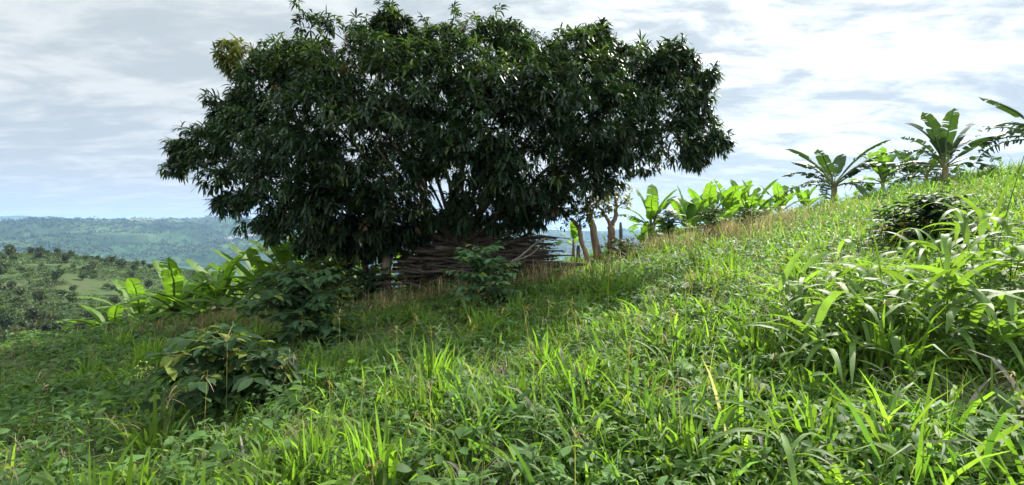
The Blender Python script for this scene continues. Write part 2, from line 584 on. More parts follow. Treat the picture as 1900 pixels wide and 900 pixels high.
LOBES = [  # photograph u, v, radius in pixels, depth y
    (452, 100, 34, 12.0), (430, 85, 18, 12.0), (520, 110, 40, 12.2), (590, 60, 40, 12.0), (575, 28, 22, 12), (622, 26, 16, 12), (690, 80, 42, 12.4),
    (735, 40, 38, 12), (720, 25, 22, 12.2), (775, 75, 34, 12), (700, 130, 80, 11.2), (590, 140, 80, 11.4), (830, 100, 60, 11.8),
    (868, 60, 42, 12), (905, 48, 34, 12.2), (955, 48, 26, 12), (925, 110, 62, 11.6), (1010, 110, 50, 12), (1060, 80, 40, 12), (1100, 65, 34, 12.2),
    (1075, 130, 75, 11.4), (1150, 130, 55, 12), (1200, 150, 45, 12.3), (1240, 95, 30, 12), (1225, 120, 28, 11.8), (1270, 115, 22, 12), (1308, 142, 12, 12),
    (1225, 200, 62, 12), (1285, 195, 26, 12), (1295, 245, 34, 12.2), (1325, 265, 18, 12), (1250, 270, 52, 11.8), (1285, 290, 24, 12), (1190, 285, 46, 12),
    (500, 175, 62, 11.8), (455, 205, 40, 12), (425, 225, 26, 12), (470, 260, 66, 11.4), (385, 265, 34, 12), (350, 282, 22, 12), (330, 310, 14, 12), (400, 310, 46, 11.8),
    (440, 345, 48, 12), (425, 375, 26, 12.2), (490, 385, 46, 12), (505, 425, 28, 12), (560, 420, 52, 12), (580, 455, 26, 12), (640, 445, 50, 12), (650, 468, 24, 12), (705, 440, 46, 12), (760, 440, 38, 12.2),
    (600, 240, 105, 10.4), (700, 260, 110, 10.2), (800, 220, 105, 10.3), (900, 220, 105, 10.3), (1000, 230, 105, 10.4), (1090, 230, 95, 10.6), (1150, 230, 75, 11),
    (540, 300, 90, 10.8), (620, 350, 85, 10.6), (730, 340, 80, 10.4), (980, 310, 90, 10.3), (1070, 310, 80, 10.6), (880, 290, 75, 10.2),
    (920, 340, 45, 10.6), (1120, 312, 50, 11.4), (1000, 370, 55, 11.2), (1035, 368, 38, 11.6), (680, 400, 60, 11), (600, 400, 60, 11.2), (540, 360, 60, 11.6),
    (650, 180, 90, 11), (760, 160, 90, 10.9), (860, 160, 90, 10.9), (960, 170, 90, 10.8), (1050, 180, 85, 11),
    (600, 220, 100, 13.0), (720, 200, 110, 14.4), (850, 200, 110, 14.6), (980, 200, 110, 14.4), (1100, 210, 100, 14), (550, 300, 90, 12.8), (660, 300, 100, 13.3),
    (980, 300, 100, 14.6), (1100, 280, 75, 14), (760, 290, 80, 14.8), (870, 270, 80, 14.8), (640, 400, 75, 12.8), (720, 395, 55, 13.8), (1030, 350, 50, 13.6), (950, 350, 50, 14),
    (800, 396, 32, 11.3), (862, 398, 34, 11.3), (925, 400, 32, 11.3), (832, 375, 26, 11.3), (762, 408, 36, 11.4), (960, 394, 30, 11.4),
    (850, 400, 44, 13.4), (790, 425, 45, 13.3), (905, 400, 42, 13.4), (975, 390, 44, 13.0), (720, 450, 45, 13.0), (800, 445, 36, 13.6), (660, 455, 40, 12.6), (860, 385, 50, 14.5), (995, 390, 38, 12.6),
    (700, 110, 70, 13.4), (840, 110, 80, 13.6), (960, 110, 70, 13.4), (1080, 120, 70, 13.4), (590, 130, 70, 13.4),
]

def mango():
    base = Vector((-1.35, 12.3, gz(-1.35, 12.3) - .1))
    root = empty('mango_tree', base, 'large dark dome-shaped mango tree spreading over the stacked sticks', 'tree')
    loc = lambda p: np.asarray(p, float) - np.asarray(base)
    cen = np.array([at(u, v + 26 * np.clip((170 - v) / 150, 0, 1), y) for u, v, r, y in LOBES]); rad = np.array([r * y / FPX for u, v, r, y in LOBES])
    C, A = [], []
    for i, (c, r) in enumerate(zip(cen, rad)):
        n = int(18 + 80 * r * r + 50 * r)
        d = norm(rng.normal(size=(n, 3)))
        d[:, 2] = np.abs(d[:, 2]) * np.where(rng.random(n) < .6, 1, -1)
        rr = r * (1 - .42 * rng.random(n) ** 2)
        p = c + d * rr[:, None] * np.array([1, 1.05, .9])
        keep = np.ones(n, bool)
        for j in range(len(cen)):
            if j != i:
                keep &= np.linalg.norm(p - cen[j], axis=1) > rad[j] - .80
        p, d = p[keep], d[keep]
        C.append(p); A.append(norm(d + np.array([0, 0, .55])))
    C = np.vstack(C); A = np.vstack(A)
    # sprigs that stand out past the dome
    q = (C - np.array([-1.4, 12.2, 3.4])) / np.array([6.6, 3.6, 3.7])
    k = np.where((np.linalg.norm(q, axis=1) > .86) & (rng.random(len(C)) < .10))[0]
    od = norm(q[k] * np.array([1, .6, 1])); ext = rng.uniform(.1, .42, (len(k), 1))
    C = np.vstack([C, C[k] + od * ext, C[k] + od * ext * .5 + rng.normal(size=(len(k), 3)) * .06]); A = np.vstack([A, od, od])
    # deep hollows between the boughs
    hol = fbm(C[:, 0] * 1.25 + C[:, 1] * .45, C[:, 2] * 1.45 - C[:, 1] * .5, 2)
    k = (hol > -.075) | (rng.random(len(C)) < .22); C, A = C[k], A[k]
    # openings in the lower middle, where the fan of limbs shows against the sky
    for (u, v, ru, rv) in ((815, 372, 15, 16), (842, 350, 9, 8), (900, 382, 14, 6), (858, 343, 8, 7), (795, 340, 7, 6), (632, 391, 16, 4), (748, 412, 14, 6), (735, 352, 9, 6), (930, 408, 8, 5), (672, 408, 12, 4),
                           (880, 355, 6, 6), (895, 392, 10, 4), (780, 335, 6, 5), (690, 330, 5, 4), (1040, 280, 6, 5), (640, 150, 5, 6), (690, 140, 9, 5), (820, 130, 6, 6), (1090, 150, 7, 6), (560, 190, 7, 5), (920, 250, 5, 5), (1150, 320, 6, 6)):
        pu = 950 + C[:, 0] / C[:, 1] * FPX; pv = 430 - (C[:, 2] - EYE) / C[:, 1] * FPX
        k = ((pu - u) / (ru * 1.35)) ** 2 + ((pv - v) / (rv * 1.5)) ** 2 > 1
        C, A = C[k], A[k]
    N = len(C)
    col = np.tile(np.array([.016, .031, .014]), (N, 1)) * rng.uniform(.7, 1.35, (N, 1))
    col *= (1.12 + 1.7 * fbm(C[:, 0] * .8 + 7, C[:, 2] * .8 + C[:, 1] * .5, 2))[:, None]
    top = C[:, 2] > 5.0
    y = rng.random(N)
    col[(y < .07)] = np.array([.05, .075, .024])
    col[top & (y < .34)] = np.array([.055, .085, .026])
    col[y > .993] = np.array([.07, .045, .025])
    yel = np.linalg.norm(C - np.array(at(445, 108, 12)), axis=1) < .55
    col[yel] = np.array([.10, .105, .03])
    g = Geo()
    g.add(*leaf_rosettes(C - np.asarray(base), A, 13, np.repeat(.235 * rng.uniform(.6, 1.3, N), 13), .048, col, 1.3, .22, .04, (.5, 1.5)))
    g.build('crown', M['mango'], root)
    # limbs
    def limb(pts, r0, r1, name='limb', parent=root, seg=8):
        b = Geo(); n = len(pts)
        p = pts + rng.normal(size=pts.shape) * .03
        p[0] = pts[0]
        V, F = tube(p, np.linspace(r0, r1, n), seg, .05)
        b.add(V, F, (1, 1, 1))
        return b.build(name, M['bark'], parent)
    hub = loc(at(850, 450, 12.3))
    trunk = limb(np.array([[0, 0, -.15], [.02, 0, .3], [.05, .02, .7], hub * .98]), .24, .20, 'trunk', root, 12)
    ends = [(560, 150, 12), (640, 90, 12.4), (735, 60, 12.2), (800, 140, 11.4), (870, 80, 12.2), (950, 90, 12), (1060, 110, 12.2), (1150, 170, 12),
            (1230, 230, 12), (1050, 300, 11.2), (960, 250, 10.8), (700, 270, 10.8), (520, 260, 12), (440, 300, 12), (600, 330, 13), (760, 230, 14), (980, 220, 14), (1120, 300, 13.4), (860, 200, 12.6)]
    for e in ends:
        E = loc(at(*e)); mid = hub * .45 + E * .55; mid[2] -= .1 * np.linalg.norm(E - hub)
        mid[2] = max(mid[2], hub[2] + .1)
        limb(bezier(hub, mid, E, 9), rng.uniform(.045, .085), .015)
    # bare twigs that break the outline
    for (u0, v0, u1, v1) in ((655, 72, 600, 24), (650, 60, 632, 26), (540, 120, 455, 78), (560, 118, 470, 92), (1235, 150, 1300, 138), (1215, 130, 1246, 72), (1260, 250, 1330, 262),
                             (400, 290, 325, 312), (1240, 215, 1312, 170), (1010, 90, 998, 52), (1040, 60, 1022, 48), (1140, 70, 1143, 40), (420, 250, 352, 284), (1262, 190, 1318, 190)):
        dv = lambda v: v + 26 * min(max((170 - v) / 150, 0), 1)
        a = loc(at(u0, dv(v0), 12)); b = loc(at(u1, dv(v1), 12)); m_ = (a + b) / 2 + np.array([0, .1, .08])
        V, F = tube(bezier(a, m_, b, 6), np.linspace(.022, .007, 6), 5)
        tw = Geo(); tw.add(V, F, (1, 1, 1)); tw.build('twig', M['bark'], root)
    # further stems of the same tree that carry the left side
    def stem(u, y, r, top, lean):
        x = (u - 950) / FPX * y
        b = loc((x, y, gz(x, y) - .15)); t = loc(at(*top))
        limb(bezier(b, (b + t) / 2 + np.array([lean, 0, .3]), t, 9), r, r * .55, 'trunk', root, 10)
    stem(718, 12.0, .13, (730, 330, 12), -.1)
    stem(690, 12.5, .10, (640, 360, 12.3), .05)
    stem(797, 12.6, .16, (780, 300, 12.6), 0)
    stem(822, 12.9, .12, (845, 330, 13), .1)
mango()

# ------------------------------------------------------------------ small lopped trees right of the sticks
def rosette_points(tips, n, r):
    C = np.vstack([np.asarray(t) + rng.normal(size=(n, 3)) * r for t in tips])
    A = norm(rng.normal(size=C.shape) * .7 + np.array([0, 0, .8]))
    return C, A


def lopped_tree(name, label, base, limbs, tips, n, col):
    b = np.array([base[0], base[1], gz(base[0], base[1]) - .12])
    root = empty(name, b, label, 'tree', 'small lopped trees beside the stacked sticks')
    for i, (pts, r0, r1) in enumerate(limbs):
        g = Geo(); P = np.array([b if isinstance(p, int) else np.asarray(p) for p in pts], float)
        P = P - b
        # resample
        t = np.linspace(0, len(P) - 1, 9); k = np.minimum(t.astype(int), len(P) - 2); f = (t - k)[:, None]
        Q = P[k] * (1 - f) + P[k + 1] * f
        Q[1:-1] += rng.normal(size=(7, 3)) * .018
        rad = np.linspace(r0, r1, 9); rad[0] *= 1.35 if i == 0 else 1
        V, F = tube(Q, rad, 9, .06); g.add(V, F, (1, 1, 1))
        g.build('trunk' if i == 0 else 'limb', M['pale_bark'], root)
    C, A = rosette_points([np.asarray(t) - b for t in tips], n, .17)
    c = np.tile(np.array(col), (len(C), 1)) * rng.uniform(.7, 1.4, (len(C), 1))
    g = Geo(); g.add(*leaf_rosettes(C, A, 8, .15, .05, c, .7, .2))
    g.build('crown', M['tree'], root)

lopped_tree('small_tree', 'leaning thin trunk nearest the right end of the stacked sticks', (at(1092, 480, 13.6).x, 13.6),
            [((0, at(1082, 450, 13.6), at(1072, 422, 13.7), at(1058, 405, 13.8)), .075, .05), ((at(1072, 422, 13.7), at(1080, 405, 13.5), at(1088, 392, 13.4)), .03, .012)],
            [at(1058, 400, 13.8), at(1050, 412, 13.6), at(1076, 412, 13.5), at(1084, 398, 13.4), at(1066, 385, 13.6)], 9, (.045, .075, .03))
lopped_tree('small_tree', 'leaning brown trunk between the thin trunk and the forked tree', (at(1112, 470, 14.6).x, 14.6),
            [((0, at(1103, 440, 14.6), at(1094, 405, 14.6), at(1090, 365, 14.6)), .13, .09), ((at(1094, 405, 14.6), at(1105, 380, 14.5), at(1118, 358, 14.4)), .04, .015)],
            [at(1085, 362, 14.6), at(1105, 372, 14.4), at(1095, 392, 14.3), at(1115, 358, 14.5), at(1075, 380, 14.5)], 14, (.08, .105, .03))
lopped_tree('small_tree', 'pale forked tree standing beside the grey fence post', (at(1135, 470, 15.4).x, 15.4),
            [((0, at(1135, 445, 15.4), at(1134, 420, 15.4)), .14, .12), ((at(1134, 424, 15.4), at(1126, 405, 15.4), at(1116, 388, 15.4), at(1104, 380, 15.3)), .075, .03),
             ((at(1135, 424, 15.4), at(1141, 400, 15.4), at(1142, 380, 15.4), at(1146, 358, 15.4)), .085, .04), ((at(1142, 388, 15.4), at(1152, 378, 15.3), at(1162, 372, 15.3)), .03, .012)],
            [at(1118, 386, 15.4), at(1130, 384, 15.2), at(1146, 362, 15.4), at(1160, 372, 15.3), at(1155, 356, 15.5), at(1135, 365, 15.6), at(1106, 378, 15.3)], 11, (.10, .115, .03))

# ------------------------------------------------------------------ posts
def post(label, u, y, vtop, r, slant=.0):
    x = (u - 950) / FPX * y; zb = gz(x, y) - .2; zt = at(u, vtop, y).z
    root = Vector((x, y, zb))
    n = 8; t = np.linspace(0, 1, n)
    P = np.stack([slant * t, 0 * t, (zt - zb) * t], 1)
    rad = r * np.array([1.08, 1.02, 1, .98, 1, .96, .9, .55])
    V, F = tube(P, rad, 8, .05)
    g = Geo(); g.add(V, F, (1, 1, 1))
    o = g.build('fence_post', M['post'], smooth=False); o.location = root
    tag(o, label, 'post')
post('tall weathered grey post standing right of the forked tree', 1153, 15.0, 412, .06, -.03)
post('short reddish brown stump of a post beside the leaning thin trunk', 1072, 13.9, 455, .06, .02)

# ------------------------------------------------------------------ stacked sticks
def stick_pile():
    made = 0
    proto_len = []
    for k in range(285):
        h = rng.random() ** .75
        wild = rng.random() < .42
        L = rng.uniform(.5, 1.3) if wild else rng.uniform(1.3, 3.0)
        cx = rng.uniform(-2.4 + .4 * h, .85 - .5 * h); cy = 12.0 + (rng.random() - .45) * 1.3 * (1 - .45 * h)
        z0 = .42 + h * .95 + .07 * cx + .10 * min(cx + 1.2, 0)
        yaw = rng.normal() * (.6 if wild else .16); pit = rng.normal() * (.24 if wild else .07)
        n = 9; t = np.linspace(-.5, .5, n)
        d = np.array([math.cos(yaw) * math.cos(pit), math.sin(yaw) * math.cos(pit), math.sin(pit)])
        P = t[:, None] * L * d + np.cumsum(rng.normal(size=(n, 3)), 0) * np.array([.006, .02, .02]) * L * .7
        P[:, 2] -= rng.normal() * .05 * (1 - 4 * t * t) + P[:, 2].mean()
        c = np.array([min(cx, rng.normal(1.25, .12) - L * .5 * abs(d[0])) if not wild else cx, cy, z0])
        r = rng.choice([.010, .015, .021, .028, .038, .05], p=[.16, .22, .24, .2, .12, .06])
        V, F = tube(P, np.linspace(r * 1.15, r * .55, n), 6, .10)
        g = Geo(); g.add(V, F, (1, 1, 1))
        o = g.build('stick', M['stick'], smooth=False); o.location = c
        tag(o, 'dry brown stick lying in the tangled heap beneath the mango tree', 'stick', 'sticks heaped beneath the mango tree')
    def branch(label, pts, r0, r1, mat):
        P = np.array([at(*p) for p in pts], float)
        t = np.linspace(0, len(P) - 1, 14); k = np.minimum(t.astype(int), len(P) - 2); f = (t - k)[:, None]
        Q = P[k] * (1 - f) + P[k + 1] * f
        Q[1:-1] = (Q[:-2] + 2 * Q[1:-1] + Q[2:]) / 4
        c = Q.mean(0); V, F = tube(Q - c, np.linspace(r0, r1, 14), 7, .06)
        g = Geo(); g.add(V, F, (1, 1, 1)); o = g.build('branch', mat); o.location = c
        tag(o, label, 'branch', 'branches leaning on the heaped sticks')
    branch('long pale branch slanting up across the front of the stick heap', ((948, 486, 11.3), (968, 474, 11.35), (985, 458, 11.4), (1000, 447, 11.4), (1016, 440, 11.45)), .026, .015, M['pale_stick'])
    branch('looped pale vine hooked at the foot of the slanting branch', ((952, 482, 11.2), (944, 490, 11.2), (948, 497, 11.2), (956, 490, 11.2), (955, 482, 11.2), (975, 478, 11.25), (995, 466, 11.3), (1000, 456, 11.3)), .018, .012, M['pale_stick'])
    branch('thin bent branch rising over the middle of the heap', ((915, 472, 11.4), (925, 462, 11.4), (940, 452, 11.45), (965, 444, 11.5), (990, 436, 11.5)), .02, .01, M['stick'])
    branch('upright forked branch sticking out behind the small round shrub', ((880, 475, 11.4), (884, 456, 11.4), (888, 440, 11.4)), .018, .01, M['stick'])
    branch('peeled whitish branch under the tree canopy above the heap', ((858, 414, 11.6), (866, 420, 11.6), (880, 424, 11.6)), .014, .009, M['pale_stick'])
    branch('long limb reaching right above the heap towards the thin trunk', ((880, 446, 12.0), (935, 437, 11.8), (970, 426, 11.8), (1006, 410, 12.0)), .045, .02, M['bark'])
    branch('dark cut log lying along the ground at the heap end', ((985, 494, 11.6), (1030, 491, 11.7), (1085, 490, 11.8)), .05, .045, M['stick'])
stick_pile()

# ------------------------------------------------------------------ coffee and other shrubs
def shrub(name, label, x, y, h, w, nbr, leaf, wid, col, cat='shrub', mat='coffee', young=.15, group=None, dens=1.0, droop=.9, zoff=0.0):
    b = Vector((x, y, gz(x, y) - .05 + zoff))
    root = empty(name, b, label, cat, group)
    st = Geo()
    V, F = tube([[0, 0, -.05], [.02, 0, h * .4], [0, .02, h * .75], [.01, 0, h * .97]], [.022, .018, .012, .005], 6)
    st.add(V, F, (.10, .075, .05))
    pos, ax = [], []
    for i in range(nbr):
        t = (i + rng.random()) / nbr
        z = h * (.12 + .86 * t)
        az = rng.random() * 2 * np.pi
        # profile: widest below the middle, rounded top
        R_ = w * .5 * math.sqrt(max(.03, 1 - ((t - .35) / .68) ** 2)) * rng.uniform(.75, 1.12)
        d = np.array([math.cos(az), math.sin(az), .0])
        a = np.array([0, 0, z]); e = a + d * R_ + np.array([0, 0, (.10 + .3 * t * R_) - .12 * R_])
        mid = (a + e) / 2 + np.array([0, 0, .10 * R_])
        P = bezier(a, mid, e, 6)
        V, F = tube(P, np.linspace(.008, .003, 6), 4)
        st.add(V, F, (.09, .09, .04))
        m = max(2, int(R_ / (leaf * .42) * dens))
        for q in range(m):
            f = (q + .6) / m
            k = min(int(f * 5), 4); pq = P[k] + (P[k + 1] - P[k]) * (f * 5 - k)
            for sgn in (-1, 1):
                side = np.array([-d[1], d[0], 0]) * sgn
                pos.append(pq); ax.append(d * rng.uniform(.2, .7) + side * rng.uniform(.6, 1) + np.array([0, 0, rng.uniform(-.15, .35)]))
        pos.append(e); ax.append(d + np.array([0, 0, .3]))
    n = len(pos); pos = np.array(pos); ax = norm(np.array(ax))
    S = norm(np.cross(ax, [0, 0, 1.0]) + rng.normal(size=(n, 3)) * .3); S = norm(S - ax * np.sum(S * ax, 1, keepdims=True))
    c = np.tile(np.array(col), (n, 1)) * rng.uniform(.7, 1.35, (n, 1))
    yg = rng.random(n) < young * np.clip(pos[:, 2] / h, 0, 1) * 1.6
    c[yg] = np.array([.11, .145, .03]) * rng.uniform(.7, 1.1, (yg.sum(), 1))
    g = Geo()
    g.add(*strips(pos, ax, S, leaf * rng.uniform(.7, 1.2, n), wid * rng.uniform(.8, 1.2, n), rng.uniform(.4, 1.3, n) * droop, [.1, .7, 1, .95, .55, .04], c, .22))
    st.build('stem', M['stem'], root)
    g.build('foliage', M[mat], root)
    return root

GR = 'coffee shrubs planted across the meadow'
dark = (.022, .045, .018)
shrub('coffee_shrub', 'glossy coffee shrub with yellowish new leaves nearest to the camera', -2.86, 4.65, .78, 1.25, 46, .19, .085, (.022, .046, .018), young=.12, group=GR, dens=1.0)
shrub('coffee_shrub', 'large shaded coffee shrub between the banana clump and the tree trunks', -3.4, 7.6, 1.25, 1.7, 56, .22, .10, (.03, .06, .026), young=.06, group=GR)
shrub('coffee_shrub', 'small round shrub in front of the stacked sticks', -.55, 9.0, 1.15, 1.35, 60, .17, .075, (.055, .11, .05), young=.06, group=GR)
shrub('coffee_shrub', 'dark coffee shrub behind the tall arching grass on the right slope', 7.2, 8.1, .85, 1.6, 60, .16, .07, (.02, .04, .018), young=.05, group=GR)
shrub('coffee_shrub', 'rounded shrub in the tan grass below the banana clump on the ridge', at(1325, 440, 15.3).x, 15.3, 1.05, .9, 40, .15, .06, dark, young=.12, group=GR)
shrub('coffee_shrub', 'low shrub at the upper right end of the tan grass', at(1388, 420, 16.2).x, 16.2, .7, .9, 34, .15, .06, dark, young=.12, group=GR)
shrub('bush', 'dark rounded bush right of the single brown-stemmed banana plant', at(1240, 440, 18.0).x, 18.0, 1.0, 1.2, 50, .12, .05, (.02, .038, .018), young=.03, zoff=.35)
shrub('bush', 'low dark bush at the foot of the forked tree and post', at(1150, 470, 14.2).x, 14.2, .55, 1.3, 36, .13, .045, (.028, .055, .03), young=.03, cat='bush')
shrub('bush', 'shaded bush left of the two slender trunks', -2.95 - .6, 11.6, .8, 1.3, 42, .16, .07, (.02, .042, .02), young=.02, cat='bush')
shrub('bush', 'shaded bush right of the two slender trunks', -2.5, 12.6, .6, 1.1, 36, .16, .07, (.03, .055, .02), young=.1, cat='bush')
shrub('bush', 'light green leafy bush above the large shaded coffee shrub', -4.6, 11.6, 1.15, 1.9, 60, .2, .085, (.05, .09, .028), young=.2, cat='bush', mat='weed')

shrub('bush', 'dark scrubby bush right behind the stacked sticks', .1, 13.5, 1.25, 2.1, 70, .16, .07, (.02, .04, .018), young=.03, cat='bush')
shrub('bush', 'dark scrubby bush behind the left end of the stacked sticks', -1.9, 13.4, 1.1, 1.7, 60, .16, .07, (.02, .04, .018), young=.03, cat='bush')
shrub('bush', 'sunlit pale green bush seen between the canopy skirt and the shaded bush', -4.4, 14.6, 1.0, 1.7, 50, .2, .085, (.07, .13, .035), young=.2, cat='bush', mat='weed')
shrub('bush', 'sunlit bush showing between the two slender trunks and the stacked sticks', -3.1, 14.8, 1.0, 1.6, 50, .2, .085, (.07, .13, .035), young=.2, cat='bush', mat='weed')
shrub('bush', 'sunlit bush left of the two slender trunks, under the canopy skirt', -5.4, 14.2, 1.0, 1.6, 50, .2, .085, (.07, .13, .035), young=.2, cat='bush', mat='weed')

# ------------------------------------------------------------------ banana plants
def banana_leaf(L, W, elev, droop, tear, yellow=0.0, K=18, green=(.085, .16, .028)):
    """one banana leaf along +X from the origin: petiole, midrib and lamina that may be torn into flaps"""
    g = Geo()
    p = np.zeros(3); ang = elev; pts = [p.copy()]; dirs = []
    pet = 3
    for k in range(K + pet):
        t = max(0, (k - pet + 1) / K)
        a = ang - droop * (t ** 1.3)
        d = np.array([math.cos(a), 0, math.sin(a)])
        step = L * .2 / pet if k < pet else L * .8 / K
        p = p + d * step; pts.append(p.copy()); dirs.append(d)
    dirs.append(dirs[-1])
    pts = np.array(pts); dirs = np.array(dirs)
    sway = np.cumsum(rng.normal(size=len(pts)) * .006 * L); pts[:, 1] += sway
    nrm = np.stack([-dirs[:, 2], 0 * dirs[:, 0], dirs[:, 0]], 1)
    tone = rng.uniform(.85, 1.15)
    green = np.array(green) * tone
    if yellow: green = green * (1 - yellow) + np.array([.24, .17, .06]) * yellow
    V, F = tube(pts - nrm * .012 * L * .5, np.linspace(.016 * L, .003 * L, len(pts)), 5)
    g.add(V, F, np.array([.16, .20, .07]))
    lam = pts[pet:]; n = len(lam)
    t = np.linspace(0, 1, n)
    half = W * .5 * np.clip(np.sin(np.pi * np.clip(t * .93 + .055, 0, 1)) ** .42, .02, 1) * np.where(t > .88, 1 - (t - .88) * 7.6, 1)
    vfold = rng.uniform(.1, .5)
    for s in (-1, 1):
        a_prev = None
        flap_drop = rng.uniform(-.1, .25); back = 0.0
        for k in range(n - 1):
            torn = rng.random() < tear
            if torn or k == 0:
                flap_drop = rng.uniform(-.05, .25) + tear * rng.uniform(0, 1.1); back = rng.uniform(.0, .25) + .15
                gap = rng.uniform(.1, .38) if torn else 0
            else:
                gap = 0
            quadV = []
            for kk, off in ((k, gap), (k + 1, 0)):
                h = max(half[kk], .004)
                c0 = lam[kk]; d0 = dirs[pet + kk]; n0 = nrm[pet + kk]
                step = np.linalg.norm(lam[min(k + 1, n - 1)] - lam[k])
                o0 = off * step
                for m_, q in ((0, 0), (1, .5), (2, 1.0)):
                    # rises at first from the midrib (V section), then hangs
                    up = vfold * q * h - flap_drop * q * q * h * 1.3
                    lat = s * q * h * (1 - .25 * abs(flap_drop) * q)
                    quadV.append(c0 + d0 * (o0 * (1 + q) + back * q * h) + np.array([0, lat, 0]) + n0 * up)
            edge = rng.random() < .06 + .3 * yellow
            cc = []; rib = rng.uniform(.88, 1.12)
            for q in (0, .5, 1.0) * 2:
                e = .35 if (edge and q == 1) else 0
                cc.append((green * (1.12 - .12 * q) * rib) * (1 - e) + np.array([.22, .15, .06]) * e)
            f = [(0, 1, 4, 3), (1, 2, 5, 4)] if s > 0 else [(0, 3, 4, 1), (1, 4, 5, 2)]
            g.add(quadV, f, np.array(cc))
    return g


def banana(label, x, y, z, stem_h, leaf_L, leaf_W, n, tear, spin=0.0, stem_r=.09, upright=.0, group=None, dead=1, azs=None, elev0=82, green=(.085, .16, .028)):
    root = empty('banana_plant', (x, y, z), label, 'banana plant', group)
    g = Geo()
    t = np.linspace(0, 1, 7)
    P = np.stack([.05 * np.sin(t * 2), .03 * t, -.15 + (stem_h + .15) * t], 1)
    V, F = tube(P, stem_r * (1.15 - .55 * t), 9, .05)
    g.add(V, F, (1, 1, 1)); g.build('pseudostem', M['pseudo'], root)
    top = P[-1]
    for i in range(n):
        f = i / max(n - 1, 1)                       # 0 young upright ... 1 old hanging
        az = spin + i * 2.4 + rng.normal() * .25 if azs is None else azs[i % len(azs)]
        elev = R(elev0 - (elev0 - 8) * f + rng.normal() * 6) + upright * .2 * (1 - f)
        droop = .35 + .95 * f + rng.random() * .3 - upright * .25
        yl = .8 if (dead and i == n - 1) else 0
        m = banana_leaf(leaf_L * rng.uniform(.85, 1.1) * (1 - .25 * (f == 0)), leaf_W * rng.uniform(.85, 1.12), elev if not yl else R(-25), droop if not yl else .9, tear * (.3 + .9 * f), yl, green=green)
        o = m.build('leaf', M['banana' if green[1] > .1 else 'silhouette_banana'], root)
        o.location = top - np.array([0, 0, .10 + .25 * f * stem_h * .5])
        o.rotation_euler = (0, 0, az)
        if yl: tag(o, 'brown withered leaf hanging down')
    return root

GL = 'banana plants below the left edge of the meadow'
GRR = 'banana plants along the ridge on the right'
GB = 'banana plants on the slope behind the tree'
def bz(x, y, off=0): return gz(x, y) + off
def left(label, u, y, **k):
    x = (u - 950) / FPX * y
    k['leaf_W'] *= .88; k['leaf_L'] *= 1.3; k['n'] += 4; k['stem_h'] *= .6; k['tear'] = k['tear'] * 1.3 + .06; k.setdefault('elev0', 66)
    banana(label, x, y, bz(x, y, k.pop('off', 0)), group=GL, **k)
left('banana plant with one tall folded leaf at the middle of the left clump', 400, 12.6, stem_h=.75, leaf_L=1.35, leaf_W=.46, n=8, tear=.22, spin=1.2, upright=.6)
left('banana plant with glowing round leaves at the right of the left clump', 485, 12.8, stem_h=.8, leaf_L=1.25, leaf_W=.5, n=8, tear=.06, spin=.3, upright=1, off=.05)
left('banana plant leaning left with a long arched midrib beside dry grass', 320, 12.2, stem_h=.7, leaf_L=1.5, leaf_W=.46, n=8, tear=.3, spin=2.6, upright=.3)
left('low banana plant with flat drooping leaves at the far left of the clump', 255, 12.2, stem_h=.35, leaf_L=1.5, leaf_W=.42, n=7, tear=.28, spin=2.9, upright=-.2, dead=0)
left('small banana plant half hidden behind the left clump', 440, 14.2, stem_h=1.2, leaf_L=1.1, leaf_W=.42, n=6, tear=.15, spin=.9, upright=.5, dead=0)
left('banana plant with narrow torn leaves right of the glowing round leaves', 548, 14.0, stem_h=2.2, leaf_L=1.2, leaf_W=.4, n=7, tear=.4, spin=.1, upright=.2, dead=0)
left('bluish low banana leaves lying over the left slope edge', 195, 11.4, stem_h=.15, leaf_L=1.2, leaf_W=.4, n=5, tear=.3, spin=3.3, upright=-.6, dead=0, off=-.1)

left('wide low banana plant spilling over the edge between dry grass and scrub', 365, 11.9, stem_h=.3, leaf_L=1.25, leaf_W=.42, n=7, tear=.2, spin=2.2, upright=.1, dead=0, elev0=50)
left('bright banana plant directly behind the large shaded coffee shrub', 525, 12.6, stem_h=1.6, leaf_L=1.1, leaf_W=.44, n=7, tear=.1, spin=1.9, upright=.5, dead=0)
left('banana plant deepest in the left clump, only its leaf tips in the sun', 350, 14.6, stem_h=1.3, leaf_L=1.2, leaf_W=.42, n=6, tear=.2, spin=.2, upright=.4, dead=0)
left('banana plant under the left tip of the mango canopy', 590, 13.2, stem_h=1.7, leaf_L=1.0, leaf_W=.4, n=6, tear=.2, spin=2.9, upright=.3, dead=0)
left('banana plant with half torn leaves between two neighbours in the left clump', 455, 13.4, stem_h=1.3, leaf_L=1.05, leaf_W=.42, n=7, tear=.35, spin=1.4, upright=.3, dead=1, elev0=60)
left('short banana plant at the front of the left clump', 430, 11.6, stem_h=.3, leaf_L=1.0, leaf_W=.38, n=6, tear=.25, spin=.7, upright=.1, dead=1, elev0=45)
left('leaning banana plant whose leaves point down the slope', 285, 13.6, stem_h=.9, leaf_L=1.2, leaf_W=.38, n=7, tear=.35, spin=3.0, upright=0, dead=0, elev0=45)
left('banana plant furthest right in the left clump, below the canopy edge', 622, 13.8, stem_h=1.9, leaf_L=.95, leaf_W=.4, n=7, tear=.25, spin=.6, upright=.4, dead=0)
def ridge(label, u, y, **k):
    x = (u - 950) / FPX * y
    zt = at(u, k.pop('vstem'), y).z
    z = float(terrain_z(x, y)); h = zt - z - .35
    k['leaf_W'] *= 1.08; k['n'] += 5; k['leaf_L'] *= 1.22; k['tear'] = min(.8, k['tear'] * 1.3)
    banana(label, x, y, z, stem_h=max(h, .4), group=GRR, **k)
